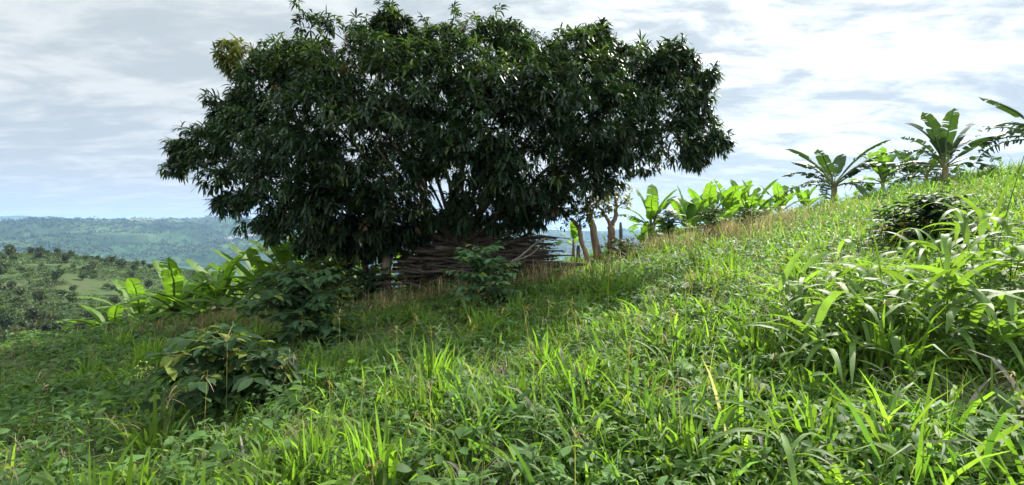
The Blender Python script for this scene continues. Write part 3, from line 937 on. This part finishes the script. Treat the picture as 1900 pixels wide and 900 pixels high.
ridge('single brown-stemmed banana plant left of the dark rounded bush', 1206, 18.2, vstem=398, leaf_L=1.45, leaf_W=.5, n=9, tear=.35, spin=.8, upright=.5, stem_r=.15)
ridge('young banana sucker beside the brown banana stem', 1192, 18.4, vstem=440, leaf_L=.9, leaf_W=.3, n=5, tear=.1, spin=2.5, upright=.6, dead=0, stem_r=.05)
ridge('banana plant with upright glowing leaf at the left of the ridge clump', 1275, 20.5, vstem=412, leaf_L=1.7, leaf_W=.58, n=9, tear=.2, spin=.5, upright=.6, stem_r=.14)
ridge('banana plant second from the left in the ridge clump', 1312, 21.5, vstem=404, leaf_L=1.7, leaf_W=.58, n=9, tear=.3, spin=2.0, upright=.5, dead=0)
ridge('banana plant with a broad bright leaf in the middle of the ridge clump', 1352, 22.0, vstem=398, leaf_L=1.8, leaf_W=.62, n=9, tear=.15, spin=1.1, upright=.6, dead=0)
ridge('banana plant at the right end of the ridge clump', 1390, 22.5, vstem=394, leaf_L=1.8, leaf_W=.58, n=9, tear=.3, spin=.2, upright=.4)
ridge('small far banana plant between the ridge clump and the dark torn one', 1445, 27.0, vstem=378, leaf_L=1.5, leaf_W=.55, n=8, tear=.25, spin=1.7, upright=.4, dead=0)
ridge('smallest far banana plant low on the skyline', 1492, 30.0, vstem=374, leaf_L=1.4, leaf_W=.5, n=7, tear=.2, spin=.6, upright=.5, dead=0)
ridge('dark torn banana plant standing alone on the skyline', 1545, 21.0, vstem=322, elev0=60, leaf_L=2.05, leaf_W=.56, n=12, tear=.55, green=(.026, .052, .019), spin=.4, upright=.1, stem_r=.15, dead=0)  # dark green paints in the backlit silhouette, as on its dark neighbours
ridge('bright young banana plant right of the dark torn one', 1635, 22.0, vstem=318, leaf_L=1.45, leaf_W=.52, n=9, tear=.25, spin=1.6, upright=.5, dead=0)
ridge('dull banana plant crowded against the tallest skyline one', 1688, 22.5, vstem=312, leaf_L=1.4, leaf_W=.46, n=8, tear=.4, green=(.026, .052, .019), spin=2.4, upright=.2, dead=0)
ridge('tallest skyline banana plant with one upright broad leaf', 1750, 19.5, vstem=286, leaf_L=1.9, leaf_W=.52, n=10, tear=.5, green=(.026, .052, .019), spin=.9, upright=.2, stem_r=.13, dead=0)
ridge('banana plant with comb-like torn leaves cut off by the photo edge', 1935, 16.5, vstem=228, elev0=52, leaf_L=1.8, leaf_W=.50, n=10, tear=.65, green=(.026, .052, .019), spin=.2, upright=-.1, stem_r=.13, dead=0)

ridge('low banana plant filling the gap before the left of the ridge clump', 1248, 19.5, vstem=425, leaf_L=1.1, leaf_W=.42, n=7, tear=.25, spin=1.3, upright=.3, elev0=60)
ridge('lower banana plant in front of the broad bright leaf of the ridge clump', 1335, 19.8, vstem=415, leaf_L=1.2, leaf_W=.45, n=7, tear=.3, spin=2.8, upright=.2, elev0=58)
ridge('rearmost banana plant peeping over the middle of the ridge clump', 1370, 25.0, vstem=378, leaf_L=1.5, leaf_W=.5, n=7, tear=.25, spin=.1, upright=.5, dead=0)
ridge('banana plant low between the right end of the clump and the small far one', 1420, 24.0, vstem=392, leaf_L=1.3, leaf_W=.46, n=7, tear=.3, spin=.8, upright=.3, dead=1, elev0=65)
ridge('low dark banana plant at the foot of the tallest skyline one', 1715, 20.5, vstem=312, leaf_L=1.1, leaf_W=.4, n=7, tear=.5, green=(.03, .06, .02), spin=1.9, upright=.2, dead=1, elev0=55)
for i, (u, y, vs, sp, lab) in enumerate(((620, 18, 505, .4, 'sunlit banana plant seen below the left side of the canopy'), (665, 20, 500, 1.4, 'sunlit banana plant seen just left of the two slender trunks'),
                                         (745, 19, 503, 2.2, 'sunlit banana plant seen just right of the two slender trunks'), (790, 22, 510, .9, 'banana plant seen low behind the trunk group'),
                                         (1062, 19, 445, 1.9, 'small banana plant behind the right end of the stacked sticks'), (1125, 22, 455, .3, 'small banana plant behind the forked tree'))):
    x = (u - 950) / FPX * y; z = float(terrain_z(x, y)); zt = at(u, vs, y).z
    banana(lab, x, y, z, max(zt - z, .3), 1.25 if i < 4 else .9, .45 if i < 4 else .34, 8, .25, sp, .08, .3, GB, 0)

# ------------------------------------------------------------------ grass and ground cover
def in_view(x, y, margin=1.0):
    return (np.abs(x) < 1.13 * y + margin) & (y > .9)

EXCL = [(-2.86, 4.65, .22), (-3.4, 7.6, .35), (-.55, 9.0, .3), (7.2, 8.1, .4)]

def scatter(n, y0, y1, pad=0.8):
    """random ground points in the visible wedge, even per unit of ground"""
    ys = []; xs = []
    m = int(n * 2.2)
    y = rng.uniform(y0, y1, m); w = 1.13 * y + pad
    k = rng.random(m) < w / (1.13 * y1 + pad)
    y = y[k]; w = w[k]; x = rng.uniform(-1, 1, len(y)) * w
    k = y < y_edge(x) + 1.5
    k &= (x > -16)
    return x[k], y[k]


def lushness(x, y):
    """0 short shaded sward on the left ... 1 tall bright grass on the right"""
    return np.clip(.45 + .07 * x + .8 * fbm(x * .5 + 4, y * .5, 3), 0, 1)


GREENS = np.array([[.11, .185, .028], [.085, .155, .028], [.13, .20, .036], [.06, .12, .03], [.09, .165, .05]])

def grass_tufts(x, y, per, Lr, Wr, spreadmax, hfun, dead=.03, dr=(.6, 2.6)):
    N = len(x); z = near_z(x, y)
    h = hfun(x, y) * rng.uniform(.7, 1.25, N)
    n = N * per
    rad = rng.random(n) ** .7 * .07 * np.repeat(.6 + h, per)
    ph = rng.random(n) * 2 * np.pi
    bx = np.repeat(x, per) + rad * np.cos(ph); by = np.repeat(y, per) + rad * np.sin(ph)
    B = np.stack([bx, by, np.repeat(z, per) - .02], 1)
    lodge = 6.28 * vnoise(x * .7 + 31, y * .7 + 5); tl = rng.uniform(.3, 1.0, N)
    til = np.clip(.12 + 1.15 * rng.random(n) ** 1.3 * np.repeat(.45 + tl, per), 0, 1.5) * min(spreadmax, 1.15)
    q = rng.random(n) < .35
    az = np.where(q, np.repeat(lodge, per), ph) + rng.normal(size=n) * .7
    D = np.stack([np.sin(til) * np.cos(az), np.sin(til) * np.sin(az), np.cos(til)], 1)
    sa = az + np.pi / 2 + rng.normal(size=n) * .8
    S = np.stack([np.cos(sa), np.sin(sa), rng.normal(size=n) * .15], 1); S = norm(S - D * np.sum(S * D, 1, keepdims=True))
    L = rng.uniform(*Lr, n) * np.repeat(h, per); W = rng.uniform(*Wr, n)
    tc = GREENS[rng.integers(0, len(GREENS), N)] * rng.uniform(.75, 1.2, (N, 1))
    c = np.repeat(tc, per, 0) * rng.uniform(.75, 1.3, (n, 1))
    q = rng.random(n)
    c[q < dead] = np.array([.20, .18, .16]) * rng.uniform(.6, 1.3, ((q < dead).sum(), 1))
    return strips(B, D, S, L, W, rng.uniform(*dr, n), [.75, 1, .92, .62, .05], c)


def hfun(x, y):
    return (.48 + .72 * lushness(x, y)) * (1 + .9 * fbm(x * .9 + 2, y * .9, 2))

g = Geo()
def patchy(x, y, f, lo):
    return rng.random(len(x)) < lo + (1 - lo) * smooth01(.5 + 2.2 * fbm(x * f, y * f, 3))
x, y = scatter(6000, 1.6, 6.5); k = patchy(x, y, 1.3, .07); x, y = x[k], y[k]
g.add(*grass_tufts(x, y, 15, (.18, .50), (.012, .034), 1.0, hfun))
x, y = scatter(7800, 6.5, 20); k = patchy(x, y, .8, .35); x, y = x[k], y[k]
g.add(*grass_tufts(x, y, 14, (.18, .54), (.014, .032), 1.0, hfun))
# low flattened sward under the tufts
x, y = scatter(4600, 1.6, 12); k = patchy(x, y, .7, .08); x, y = x[k], y[k]
g.add(*grass_tufts(x, y, 9, (.12, .28), (.010, .022), 1.7, hfun, .12, (.5, 2.0)))
# fine wiry grass and straw between the tufts
x, y = scatter(2600, 1.6, 8); k = patchy(x, y, .9, .2); x, y = x[k], y[k]
g.add(*grass_tufts(x, y, 8, (.2, .55), (.003, .007), 1.6, hfun, .4, (.4, 1.8)))
# seed stalks standing above the sward
x, y = scatter(420, 2.0, 13); n = len(x); z = near_z(x, y)
til = np.abs(rng.normal(size=n)) * .3; az = rng.random(n) * 6.28; hl = rng.uniform(.45, .85, n)
D = np.stack([np.sin(til) * np.cos(az), np.sin(til) * np.sin(az), np.cos(til)], 1)
S = norm(np.stack([np.cos(az + 1.6), np.sin(az + 1.6), 0 * az], 1)); B = np.stack([x, y, z], 1)
g.add(*strips(B, D, S, hl, .004, .5, [1, .9, .8, .7], np.array([.16, .15, .07])))
tip = B.copy(); dd = D.copy()
for q in range(3):
    tip = tip + dd * (hl / 3)[:, None]; dd = norm(D + np.array([0, 0, -1]) * .5 * ((q + 1) / 3))
per = 6; T = np.repeat(tip, per, 0) - np.repeat(dd, per, 0) * rng.uniform(0, .10, (n * per, 1))
d2 = norm(np.repeat(dd, per, 0) * .8 + rng.normal(size=(n * per, 3)) * .5); s2 = norm(np.cross(d2, [0.1, .2, 1.0]))
g.add(*strips(T, d2, s2, rng.uniform(.06, .13, n * per), .007, 1.0, [.4, 1, .9, .3], np.repeat(np.array([[.17, .12, .085]]) * rng.uniform(.7, 1.3, (n, 1)), per, 0)))
tag(g.build('grass', M['grass']), 'dense green meadow grass covering the slope', 'grass', kind='stuff')


def ground_cover():
    g = Geo()
    x, y = scatter(8200, 1.5, 12)
    k = rng.random(len(x)) < .15 + .85 * smooth01((fbm(x * .9 + 9, y * .9, 3) + .02) * 3.2) * np.clip(1.05 - .06 * (x + 3), .45, 1); x, y = x[k], y[k]
    N = len(x); per = 9; n = N * per
    z = near_z(x, y); hh = rng.uniform(.06, .30, N)
    B = np.stack([np.repeat(x, per) + rng.normal(size=n) * .06, np.repeat(y, per) + rng.normal(size=n) * .06, np.repeat(z, per) + np.repeat(hh, per) * rng.uniform(.2, 1.1, n)], 1)
    az = rng.random(n) * 2 * np.pi; el = rng.uniform(-.1, .7, n)
    D = np.stack([np.cos(az) * np.cos(el), np.sin(az) * np.cos(el), np.sin(el)], 1)
    S = norm(np.cross(D, [0, 0, 1.0]) + rng.normal(size=(n, 3)) * .3); S = norm(S - D * np.sum(S * D, 1, keepdims=True))
    c = np.repeat(np.array([[.06, .115, .034]]) * rng.uniform(.65, 1.35, (N, 1)), per, 0) * rng.uniform(.8, 1.25, (n, 1))
    L = np.repeat(rng.uniform(.05, .13, N), per) * rng.uniform(.7, 1.3, n)
    g.add(*strips(B, D, S, L, L * np.repeat(rng.uniform(.3, .7, N), per), rng.uniform(.2, 1, n), [.15, .9, 1, .6, .05], c, .15))
    tag(g.build('ground_cover_leaves', M['weed']), 'low broad-leaved ground cover between the grass tufts', 'ground cover', kind='stuff')
ground_cover()


def dry_grass():
    g = Geo()
    def patch(n, cx, cy, rx, ry, hl, rot=0, col=(.36, .265, .15)):
        a = rng.random(n) * 2 * np.pi; r = np.abs(rng.normal(size=n)) * .75
        dx = r * np.cos(a) * rx; dy = r * np.sin(a) * ry
        x = cx + dx * math.cos(rot) - dy * math.sin(rot); y = cy + dx * math.sin(rot) + dy * math.cos(rot)
        z = near_z(x, y)
        til = np.abs(rng.normal(size=n)) * .6; az = rng.random(n) * 2 * np.pi
        D = np.stack([np.sin(til) * np.cos(az), np.sin(til) * np.sin(az), np.cos(til)], 1)
        S = norm(np.stack([np.cos(az + 1.6), np.sin(az + 1.6), 0 * az], 1) + rng.normal(size=(n, 3)) * .2)
        c = np.array(col) * rng.uniform(.5, 1.4, (n, 1)); gm = rng.random(n) < .45
        c[gm] = np.array([.08, .11, .03])
        g.add(*strips(np.stack([x, y, z - .02], 1), D, S, rng.uniform(.35, 1.25, n) * hl, rng.uniform(.006, .013, n), rng.uniform(.1, .9, n), [.5, .6, .8, 1.0, .15], c))
    patch(2300, 6.6, 14.4, 3.4, 1.7, .6, .42)          # along the ridge
    patch(900, 9.4, 16.4, 2.2, 1.3, .6, .35)
    patch(500, 4.7, 15.2, 1.0, .8, .5, .2)
    patch(900, .7, 11.0, 1.1, .55, .55, .1)
    patch(600, -1.6, 10.7, 1.1, .5, .5, 0)
    patch(500, -2.9, 10.3, .7, .5, .4, 0)
    patch(1800, -6.1, 9.6, .95, .55, .38, 0, (.22, .15, .085))
    patch(500, -7.6, 9.9, .6, .4, .35, 0, (.22, .15, .085))
    patch(150, 1.15, 3.6, .25, .2, .22, 0, (.3, .23, .13))
    tag(g.build('dry_grass', M['dry']), 'patches of dry reddish tan seeding grass', 'dry grass', kind='stuff')
dry_grass()

# ------------------------------------------------------------------ tall broad-bladed grass on the right
def cane_grass(label, x, y, h, ncane, nleaf, L, W, group, lean=(0, 0)):
    root = empty('tall_grass_plant', (x, y, gz(x, y) - .03), label, 'tall grass', group)
    B, D = [], []
    for c in range(ncane):
        az = rng.random() * 6.28; ln = rng.uniform(.1, .45)
        b = np.array([rng.normal() * .06, rng.normal() * .06, 0])
        hh = h * rng.uniform(.6, 1.1)
        tip = b + np.array([math.cos(az) * ln * hh + lean[0] * hh, math.sin(az) * ln * hh + lean[1] * hh, hh])
        P = bezier(b, (b + tip) / 2 + np.array([0, 0, .12 * hh]), tip, 7)
        V, F = tube(P, np.linspace(.006, .003, 7), 5); st = Geo(); st.add(V, F, (.07, .11, .03)); st.build('stem', M['stem'], root)
        for q in range(nleaf):
            f = .2 + .8 * (q + rng.random()) / nleaf
            k = min(int(f * 6), 5); pq = P[k] + (P[k + 1] - P[k]) * (f * 6 - k)
            a2 = rng.random() * 6.28
            B.append(pq); D.append([math.cos(a2) * .7, math.sin(a2) * .7, rng.uniform(.45, 1.1)])
        B.append(P[-1]); D.append(tip - P[-2] + rng.normal(size=3) * .05)
    B = np.array(B); D = norm(np.array(D)); n = len(B)
    S = norm(np.cross(D, [0, 0, 1.0]) + rng.normal(size=(n, 3)) * .22); S = norm(S - D * np.sum(S * D, 1, keepdims=True))
    c = np.tile(np.array([.11, .18, .05]), (n, 1)) * rng.uniform(.7, 1.25, (n, 1))
    g = Geo(); g.add(*strips(B, D, S, L * rng.uniform(.6, 1.25, n), W * rng.uniform(.7, 1.25, n), rng.uniform(.7, 2.0, n), [.45, .9, 1, 1, .9, .72, .45, .04], c, .18))
    g.build('foliage', M['lush'], root)

GT = 'tall arching grass plants on the right slope'
TG = [(1500, 4.3, .75), (1545, 4.5, .85), (1590, 4.0, .9), (1635, 3.8, 1.0), (1660, 4.6, .95), (1705, 4.1, 1.0), (1750, 3.7, 1.05), (1790, 4.3, 1.1), (1830, 3.8, 1.15), (1880, 4.1, 1.1), (1850, 3.4, .8), (1930, 3.9, 1.05),
      (1720, 5.2, .9), (1480, 5.0, .7), (1600, 5.4, .8), (1850, 5.3, 1.1), (1540, 3.8, .7)]
for (u, yy, h) in TG:
    cane_grass('tall grass plant with broad arching shiny blades in the thick stand', (u - 950) / FPX * yy, yy, h * .70, 4, 6, .62, .052, GT)
cane_grass('single leafy grass stalk rising at the lower right corner', (1870 - 950) / FPX * 2.9, 2.9, .62, 1, 7, .34, .034, None, (.02, 0))
cane_grass('tuft of wide upright grass blades low in the right foreground', (1455 - 950) / FPX * 2.45, 2.45, .3, 3, 3, .48, .032, None, (-.1, -.05))
cane_grass('small upright grass shoot with wide pale blades among straw', (1110 - 950) / FPX * 2.9, 2.9, .26, 2, 3, .36, .028, None)
cane_grass('pale grass shoot curling beside the bare straw patch', (1060 - 950) / FPX * 3.3, 3.3, .22, 2, 3, .30, .026, None)
for (u, yy) in ((1180, 3.0), (1320, 2.6), (1385, 3.4), (990, 2.6), (1520, 2.9), (1620, 2.5), (1240, 4.1), (1420, 4.2), (860, 2.7), (1720, 3.2), (700, 2.7), (1300, 5.2), (1010, 4.4), (560, 3.0)):
    cane_grass('short shoot of broad grass blades in the foreground sward', (u - 950) / FPX * yy, yy, .22, 2, 3, .33, .024, 'short broad-bladed shoots in the foreground')
cane_grass('thin long cane with few leaves against the dark right shrub', (1815 - 950) / FPX * 4.6, 4.6, 1.5, 1, 4, .3, .02, None, (.25, .1))

# big upright tufts
def tuft(label, u, yy, per, h, w, spread=.9, group='upright bright grass tufts', col=None):
    x = (u - 950) / FPX * yy
    xs = np.array([x] * 1); n = per
    rad = rng.random(n) ** .7 * w; ph = rng.random(n) * 6.28
    B = np.stack([rad * np.cos(ph), rad * np.sin(ph), 0 * ph - .02], 1)
    til = np.clip(np.abs(rng.normal(size=n)) * .4, 0, 1.1) * spread; az = ph + rng.normal(size=n) * .5
    D = np.stack([np.sin(til) * np.cos(az), np.sin(til) * np.sin(az), np.cos(til)], 1)
    sa = az + np.pi / 2 + rng.normal(size=n) * .7
    S = np.stack([np.cos(sa), np.sin(sa), rng.normal(size=n) * .1], 1); S = norm(S - D * np.sum(S * D, 1, keepdims=True))
    c = np.tile(np.array(col or (.085, .145, .022)), (n, 1)) * rng.uniform(.7, 1.3, (n, 1))
    g = Geo(); g.add(*strips(B, D, S, h * rng.uniform(.6, 1.15, n), rng.uniform(.015, .036, n), rng.uniform(.4, 2.2, n), [.75, 1, .95, .65, .05], c))
    o = g.build('grass_tuft', M['grass']); o.location = (x, yy, gz(x, yy))
    tag(o, label, 'grass tuft', group)
tuft('broad upright grass tuft in front of the leafy weed stalk', 775, 3.9, 130, .42, .20)
tuft('bright tuft with fanned blades right of the leafy weed stalk', 960, 3.9, 90, .40, .16)
tuft('wide leaning tuft of bright blades in the middle of the slope', 1160, 3.7, 120, .40, .20)
tuft('largest dark-based grass tussock on the right, below the arching grass', 1640, 3.7, 210, .62, .28, 1.15)
tuft('bright tuft left of the largest dark-based tussock', 1420, 4.3, 150, .46, .24)
tuft('yellow-green tuft in the lower left foreground', 500, 2.9, 110, .36, .20)
tuft('sparse tuft at the bottom left among pale straw', 330, 2.75, 70, .34, .18)
tuft('tuft of bright blades between the two shady shrubs and the camera', 590, 3.3, 90, .36, .18)
tuft('sunlit tuft on the slope in front of the leaning trunks', 1100, 9.0, 140, .62, .35)
tuft('bright tuft high on the slope beside the tan grass', 1330, 9.5, 150, .6, .4)

for k in range(46):
    yy = float(rng.uniform(2.7, 9.0) ); u = float(rng.uniform(120, 1560))
    tuft('coarse tuft of bright green blades standing among lower grass', u, yy, int(rng.integers(80, 160)), rng.uniform(.34, .56), rng.uniform(.12, .22), 1.15, 'coarse grass tufts across the meadow', tuple(np.array([.095, .165, .027]) * rng.uniform(.75, 1.2)))

# ------------------------------------------------------------------ single weeds
def weed(label, u, yy, h, nwh, leaf, wid, col, group=None, name='weed', droop=.6, flowers=False):
    x = (u - 950) / FPX * yy
    root = empty(name, (x, yy, gz(x, yy) - .02), label, 'weed', group)
    P = bezier([0, 0, 0], [.02, .01, h * .6], [rng.normal() * .05, rng.normal() * .05, h], 7)
    st = Geo(); V, F = tube(P, np.linspace(.006, .002, 7), 5); st.add(V, F, (.08, .10, .035))
    B, D = [], []
    for q in range(nwh):
        f = .15 + .85 * (q + .5) / nwh; k = min(int(f * 6), 5); pq = P[k] + (P[k + 1] - P[k]) * (f * 6 - k)
        a0 = q * 1.57 + rng.normal() * .2
        for a in (a0, a0 + np.pi) if wid > .02 else (a0, a0 + 1.6, a0 + 3.1, a0 + 4.7):
            B.append(pq); D.append([math.cos(a), math.sin(a), rng.uniform(.1, .8)])
    B = np.array(B); D = norm(np.array(D)); n = len(B)
    S = norm(np.cross(D, [0, 0, 1.0]) + rng.normal(size=(n, 3)) * .15); S = norm(S - D * np.sum(S * D, 1, keepdims=True))
    c = np.tile(np.array(col), (n, 1)) * rng.uniform(.75, 1.25, (n, 1))
    g = Geo(); g.add(*strips(B, D, S, leaf * rng.uniform(.65, 1.15, n), wid * rng.uniform(.8, 1.2, n), rng.uniform(.3, 1.3, n) * droop, [.15, .75, 1, .8, .45, .04], c, .15))
    st.build('stem', M['stem'], root); g.build('foliage', M['weed'], root)
    if flowers:
        f = Geo(); c0 = P[-1]
        m = 40; b = c0 + rng.normal(size=(m, 3)) * np.array([.07, .07, .05]); d = norm(rng.normal(size=(m, 3)))
        s = norm(np.cross(d, [.2, .3, .9]))
        f.add(*strips(b, d, s, .022, .016, .2, [.3, 1, .5], np.tile([.32, .36, .14], (m, 1))))
        f.build('flowers', M['weed'], root)

weed('tall leafy weed stalk with narrow leaves in the centre of the meadow', 815, 4.9, .62, 12, .15, .018, (.07, .125, .04))
weed('second narrow-leaved weed stalk in front of the upright grass tuft', 860, 3.7, .42, 10, .10, .018, (.06, .12, .04))
weed('pale yellow flowering weed left of the nearest coffee shrub', 268, 5.0, .45, 6, .10, .03, (.06, .10, .035), flowers=True)
weed('low weed with big pale bluish leaves at the left', 185, 4.2, .22, 3, .19, .075, (.075, .125, .06))
weed('broad-leaved weed in the right foreground beside the dark tussock', 1655, 2.75, .17, 4, .11, .06, (.06, .12, .03))
weed('broad-leaved seedling near the bottom right edge of the meadow', 1590, 2.5, .15, 4, .10, .055, (.06, .125, .03))
weed('upright young weed spike in the right foreground straw', 1688, 2.35, .22, 7, .06, .02, (.075, .13, .035))
GW = 'leafy weeds scattered through the meadow'
for k in range(80):
    yy = float(2.5 + 6.5 * rng.random() ** 1.3); u = float(rng.uniform(30, 1500))
    weed('small leafy weed growing among the meadow grass', u, yy, rng.uniform(.18, .38), int(rng.integers(5, 9)), rng.uniform(.07, .13), rng.choice([.016, .019, .034, .045]), (.06, .115, .035), GW)

# ------------------------------------------------------------------ trees and scrub across the valley
def clump_tree(name, h, w, nleaf, size, col, trunk=True):
    g = Geo()
    if trunk:
        V, F = tube([[0, 0, -.5], [0, 0, h * .3], [.1, 0, h * .6]], [.03 * h, .025 * h, .012 * h], 5); g.add(V, F, (.06, .045, .03))
    c0 = norm(rng.normal(size=(7, 3))) * np.array([w * .2, w * .2, h * .15]) + np.array([0, 0, h * .58])
    i = rng.integers(0, 7, nleaf)
    p = c0[i] + norm(rng.normal(size=(nleaf, 3))) * (rng.random((nleaf, 1)) ** .4) * np.array([w * .24, w * .24, h * .24])
    d = norm(rng.normal(size=(nleaf, 3)) + np.array([0, 0, .2])); s = norm(np.cross(d, rng.normal(size=(nleaf, 3))))
    c = np.array(col) * rng.uniform(.6, 1.4, (nleaf, 1))
    g.add(*strips(p, d, s, size * rng.uniform(.7, 1.3, nleaf), size * .8, .2, [.5, 1, .5], c))
    return g.mesh(name)

def hillside_trees():
    protos = [clump_tree('hillside_tree', 5, 5, 260, .62, (.035, .055, .02)), clump_tree('hillside_tree', 6.5, 5.5, 300, .66, (.028, .048, .02)),
              clump_tree('hillside_tree', 4, 5.5, 240, .58, (.05, .075, .025)), clump_tree('hillside_tree', 7.5, 6, 320, .7, (.045, .058, .025))]
    for me in protos: me.materials.append(M['scrub'])
    spots = []
    # dense dark grove in the dip, then scattered over the slope
    for k in range(70):
        u = rng.uniform(-40, 330); r = rng.uniform(105, 150) + .02 * u; spots.append((u, r, 1.0))
    for k in range(150):
        u = rng.uniform(-60, 420); r = 130 + 165 * rng.random() ** .8; spots.append((u, r, .6 + .3 * rng.random()))
    for i, (u, r, s) in enumerate(spots):
        x = (u - 950) / FPX; k = r / math.hypot(x, 1)
        o = bpy.data.objects.new('hillside_tree', protos[int(rng.integers(0, 4))])
        COL.objects.link(o)
        o.location = (x * k, k, float(terrain_z(x * k, k)) - .3)
        s = s * rng.uniform(.45, .85); o.scale = (s, s, s * rng.uniform(.8, 1.1)); o.rotation_euler = (0, 0, rng.random() * 6.28)
        tag(o, 'small round tree dotted on the hillside across the valley', 'tree', 'trees on the hillside across the valley')
    # scrub: too many low bushes to count
    g = Geo(); n = 12000
    u = rng.uniform(-80, 620, n); r = 75 + 235 * rng.random(n)
    x = (u - 950) / FPX; k = r / np.hypot(x, 1); X = x * k; Y = k
    keep = fbm(X / 28, Y / 28, 3) > -.16; X, Y = X[keep], Y[keep]; Z = terrain_z(X, Y); n = len(X); per = 9
    sz = rng.uniform(.2, .75, n)
    B = np.repeat(np.stack([X, Y, Z], 1), per, 0) + rng.normal(size=(n * per, 3)) * np.repeat(sz, per)[:, None] * np.array([.7, .7, .4]) + np.array([0, 0, .25])
    d = norm(rng.normal(size=(n * per, 3)) + np.array([0, 0, .4])); s = norm(np.cross(d, rng.normal(size=(n * per, 3))))
    c = np.repeat(np.array([[.04, .062, .022]]) * rng.uniform(.6, 1.7, (n, 1)), per, 0)
    g.add(*strips(B, d, s, np.repeat(sz, per) * .8, np.repeat(sz, per) * .6, .2, [.5, 1, .5], c))
    tag(g.build('scrub', M['scrub']), 'low scrub covering the hillside across the valley', 'scrub', kind='stuff')
    # woods on the far range: one mass
    g = Geo(); n = 22000
    u = rng.uniform(-120, 1250, n); r = 600 + 2750 * rng.random(n)
    x = (u - 950) / FPX; k = r / np.hypot(x, 1); X = x * k; Y = k
    keep = fbm(X / 220 + 5, Y / 220, 4) > -.07 + .1 * (rng.random(n) - .5); X, Y = X[keep], Y[keep]; Z = terrain_z(X, Y); n = len(X); per = 6
    sz = rng.uniform(2.2, 6, n)
    B = np.repeat(np.stack([X, Y, Z], 1), per, 0) + rng.normal(size=(n * per, 3)) * np.repeat(sz, per)[:, None] * np.array([1.1, 1.1, .45]) + np.array([0, 0, 3])
    d = norm(rng.normal(size=(n * per, 3)) + np.array([0, 0, .4])); s = norm(np.cross(d, rng.normal(size=(n * per, 3))))
    c = np.repeat(np.array([[.028, .048, .02]]) * rng.uniform(.6, 1.5, (n, 1)), per, 0)
    g.add(*strips(B, d, s, np.repeat(sz, per) * 1.1, np.repeat(sz, per), .2, [.5, 1, .5], c))
    tag(g.build('far_woods', M['scrub']), 'hazy woods and hedges on the far hills', 'woods', kind='stuff')
hillside_trees()
